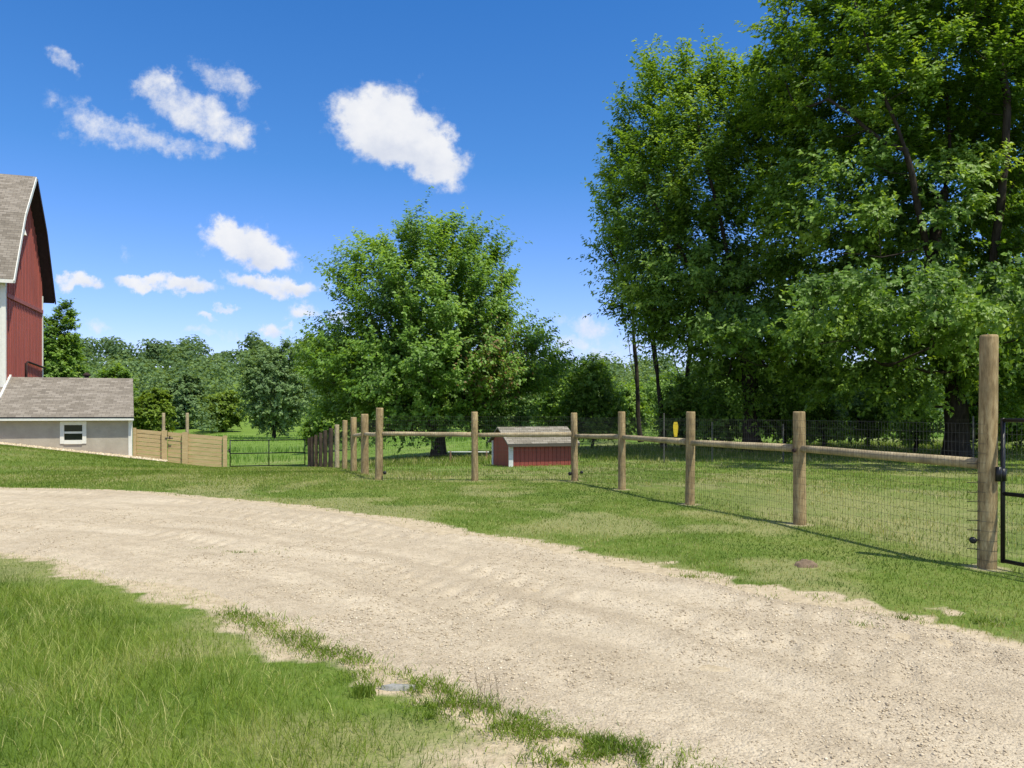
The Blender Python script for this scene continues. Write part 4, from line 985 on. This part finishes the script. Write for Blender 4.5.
# ------------------------------------------------------------------ small red shed in the paddock
sh = thing('animal_shed', 'small low red shed with white corner boards and weathered roof behind the wire fence', 'shed')
p = site(509, 468, 25.6); sa0 = Ux*p[0]+Uy*p[1]; sb0 = Vx*p[0]+Vy*p[1]; sa1 = sa0+2.42; sb1 = sb0+1.85; sbm = (sb0+sb1)/2
zs = h1(*ab(sa0+1.2, sb0+.6))-.02; ze = zs+.88; zr = zs+1.32
def bvert(mb, fix, lo, hi, axisa, z0, ztop, pitch=.15):
    k = int((hi-lo)/pitch)+1; e = np.linspace(lo, hi, k+1)
    for c0, c1 in zip(e[:-1], e[1:]):
        g_ = .006
        if axisa: mb.box(c0+g_, c1-g_, fix, fix+.03, z0, ztop)
        else: mb.hexa([(*ab(fix, c0+g_), z0), (*ab(fix+.03, c0+g_), z0), (*ab(fix+.03, c1-g_), z0), (*ab(fix, c1-g_), z0), (*ab(fix, c0+g_), ztop(c0)), (*ab(fix+.03, c0+g_), ztop(c0)), (*ab(fix+.03, c1-g_), ztop(c1)), (*ab(fix, c1-g_), ztop(c1))])
    return mb
zg_ = lambda b: zr-.03-(zr-ze)*abs(b-sbm)/((sb1-sb0)/2)
mb = bvert(MB(), sb0, sa0+.1, sa1-.1, True, zs, ze); mb.box(sa0+.1, sa1-.1, sb0+.032, sb0+.05, zs+.02, ze-.02); mb.build('front_wall', M['shed_red'], sh)
mb = bvert(MB(), sa0, sb0+.02, sb1, False, zs, zg_); mb.box(sa0+.032, sa0+.05, sb0+.06, sb1, zs+.02, ze-.05); mb.build('end_wall', M['shed_red'], sh)
mb = bvert(MB(), sa1-.03, sb0+.02, sb1, False, zs, zg_); mb.box(sa1-.05, sa1-.032, sb0+.06, sb1, zs+.02, ze-.05); mb.build('end_wall', M['shed_red'], sh)
mb = bvert(MB(), sb1-.03, sa0+.04, sa1-.04, True, zs, ze); mb.build('back_wall', M['shed_red'], sh)
for lo, hi in ((sa0-.02, sa0+.14), (sa1-.14, sa1+.02)): MB().box(lo, hi, sb0-.035, sb0-.004, zs, ze+.01).build('corner_trim', M['shed_white'], sh)
MB().box(sa0-.035, sa0-.004, sb1-.1, sb1+.02, zs, ze-.02).build('corner_trim', M['shed_white'], sh)
mb = MB(); slp = (zr-ze)/((sb1-sb0)/2)
slab(mb, sa0-.12, sa1+.08, (sb0-.22, ze-.22*slp), (sbm, zr), .05, 0); slab(mb, sa0-.12, sa1+.08, (sbm, zr), (sb1+.22, ze-.22*slp), .05, 1.3)
mb.build('roof', M['shingle_small'], sh)
mb = MB(); mb.box(sa0-.11, sa1+.07, sb0-.245, sb0-.225, ze-.22*slp-.06, ze-.22*slp+.02); mb.build('fascia', M['shingle_small'], sh)

# ------------------------------------------------------------------ small things
lr = thing('low_rail', 'short low pale rail on stubby posts between the maple trunk and the red shed', 'rail')
p, q = site(448, 452, 33.5), site(489, 452, 33.5)
MB().tube([p, q], .024, 8).build('bar', M['shed_white'], lr, smooth=True)
for t in (.06, .94): w_ = p+(q-p)*t; MB().tube([(w_[0], w_[1]+.02, h1(w_[0], w_[1])-.1), (w_[0], w_[1]+.02, p[2]+.05)], .045, 8).build('leg', M['weathered'], lr)
for px, d, top, lab in ((664, 27, 413, 'thin steel post left of the yellow tag behind the wire fence'), (712, 27, 422, 'thin steel post right of the yellow tag behind the wire fence'), (783, 26, 424, 'thin steel post in the shade left of the second near fence post'), (973, 22, 416, 'thin steel post just left of the tall gate post, farther back')):
    x = (px-512)/F*d; z0 = h1(x, d); z1 = site(px, top, d)[2]
    mb = MB(); mb.hexa([(x-.02, d-.02, z0-.1), (x+.02, d-.02, z0-.1), (x+.02, d-.01, z0-.1), (x-.02, d-.01, z0-.1), (x-.02, d-.02, z1), (x+.02, d-.02, z1), (x+.02, d-.01, z1), (x-.02, d-.01, z1)])
    mb.hexa([(x-.005, d-.009, z0-.1), (x+.005, d-.009, z0-.1), (x+.005, d+.025, z0-.1), (x-.005, d+.025, z0-.1), (x-.005, d-.009, z1), (x+.005, d-.009, z1), (x+.005, d+.025, z1), (x-.005, d+.025, z1)])
    tag(mb.build('steel_post', M['steel'], None), lab, 'post', 'thin steel posts of the rear fence')
# rear fence strands carrying the yellow tag
rf = thing('strand_fence', 'thin wire strands strung along the steel posts at the back of the paddock', 'fence')
pts = [site(640, 425, 27), site(664, 425, 27), site(712, 425, 27), site(783, 425, 26), site(973, 425, 22)]
sg = []
for k in range(4):
    for p, q in zip(pts[:-1], pts[1:]): sg.append([p-np.array([0, .03, k*.3-.15]), q-np.array([0, .03, k*.3-.15])])
v, f = wires(sg, .0016); np_mesh('strands', v, f, M['steel'], rf)
c = site(675.5, 429, 26.9)
mb = MB(); w_ = .085
for k, (z0, z1, w0, w1) in enumerate(((-.27, -.1, .05, .075), (-.1, .1, .075, .09), (.1, .25, .09, .06))):
    mb.hexa([(c[0]-w0, c[1]-.03, c[2]+z0), (c[0]+w0, c[1]-.03, c[2]+z0), (c[0]+w0, c[1]-.015, c[2]+z0), (c[0]-w0, c[1]-.015, c[2]+z0), (c[0]-w1, c[1]-.03, c[2]+z1-.001), (c[0]+w1, c[1]-.03, c[2]+z1-.001), (c[0]+w1, c[1]-.015, c[2]+z1-.001), (c[0]-w1, c[1]-.015, c[2]+z1-.001)])
tag(mb.build('yellow_tag', M['yellow'], None), 'yellow plastic tag hanging on the rear fence wire', 'tag')

def lump(name, px, row, rx, ry, h, mat, label, cat, seed):
    r = np.random.default_rng(seed); x0, y0 = flat(px, row); s = y0/F
    a = 22; rings = 7; vs = []; fs = []
    for i in range(rings):
        q = i/(rings-1)
        for k in range(a):
            an = 2*math.pi*k/a; jt = 1+.3*(vnoise(math.cos(an)*2+seed, math.sin(an)*2, 1)-.5)*2
            x = x0+rx*s*q*jt*math.cos(an); y = y0+ry*q*jt*math.sin(an)
            vs.append((x, y, h1(x, y)+.02+h*(1-q*q)*float(.55+.9*vnoise(x*30, y*30, 1, seed))-.03*(q > .99)))
    for i in range(rings-1):
        for k in range(a): fs.append((i*a+k, i*a+(k+1) % a, (i+1)*a+(k+1) % a, (i+1)*a+k)[::-1])
    return tag(np_mesh(name, np.array(vs), np.array(fs), mat), label, cat)
lump('dirt_mound', 806, 567, 11, .10, .045, M['soil'], 'small heap of dug dry soil on the lawn in front of the second fence post', 'dirt mound', 3)
lump('flat_stone', 398, 690, 17, .035, .014, M['stone'], 'flat pale grey stone lying among weeds at the near edge of the drive', 'stone', 5)

def clump(px, row, m, hgt, spread, label, mat='weed', tint=.2):
    x0, y0 = flat(px, row); x = x0+rng.normal(0, spread, m); y = y0+rng.normal(0, spread, m)
    o = blades('grass_tuft', x, y, hgt*rng.uniform(.5, 1.2, m), rng.uniform(.004, .007, m), M[mat], label, tint+.35*rng.random(m), .9, hz(x, y)+.008)
    del o['kind']; o['category'] = 'grass tuft'; return o
clump(363, 696, 220, .075, .035, 'dark blue-green grass tuft beside the flat pale stone')
clump(598, 744, 110, .06, .035, 'dark weed tuft at the bottom edge of the gravel')
x0, y0 = flat(492, 712)
mb = MB()
for k in range(5):
    ox, oy = random.uniform(-.07, .07), random.uniform(-.04, .04); h = random.uniform(.12, .24); lx = random.uniform(-.03, .03)
    mb.tube([(x0+ox, y0+oy, h1(x0, y0)), (x0+ox+lx*.4, y0+oy, h*.5), (x0+ox+lx, y0+oy, h)], [.0016, .0013, .001], 4)
    for s in range(5): z = h*(.55+.09*s); mb.tube([(x0+ox+lx*z/h, y0+oy, z), (x0+ox+lx*z/h+random.uniform(-.02, .02), y0+oy+random.uniform(-.01, .01), z+.02)], [.002, .001], 3)
tag(mb.build('dry_stalks', M['pebble'], None), 'few thin dry seed stalks standing out of the gravel', 'weed')
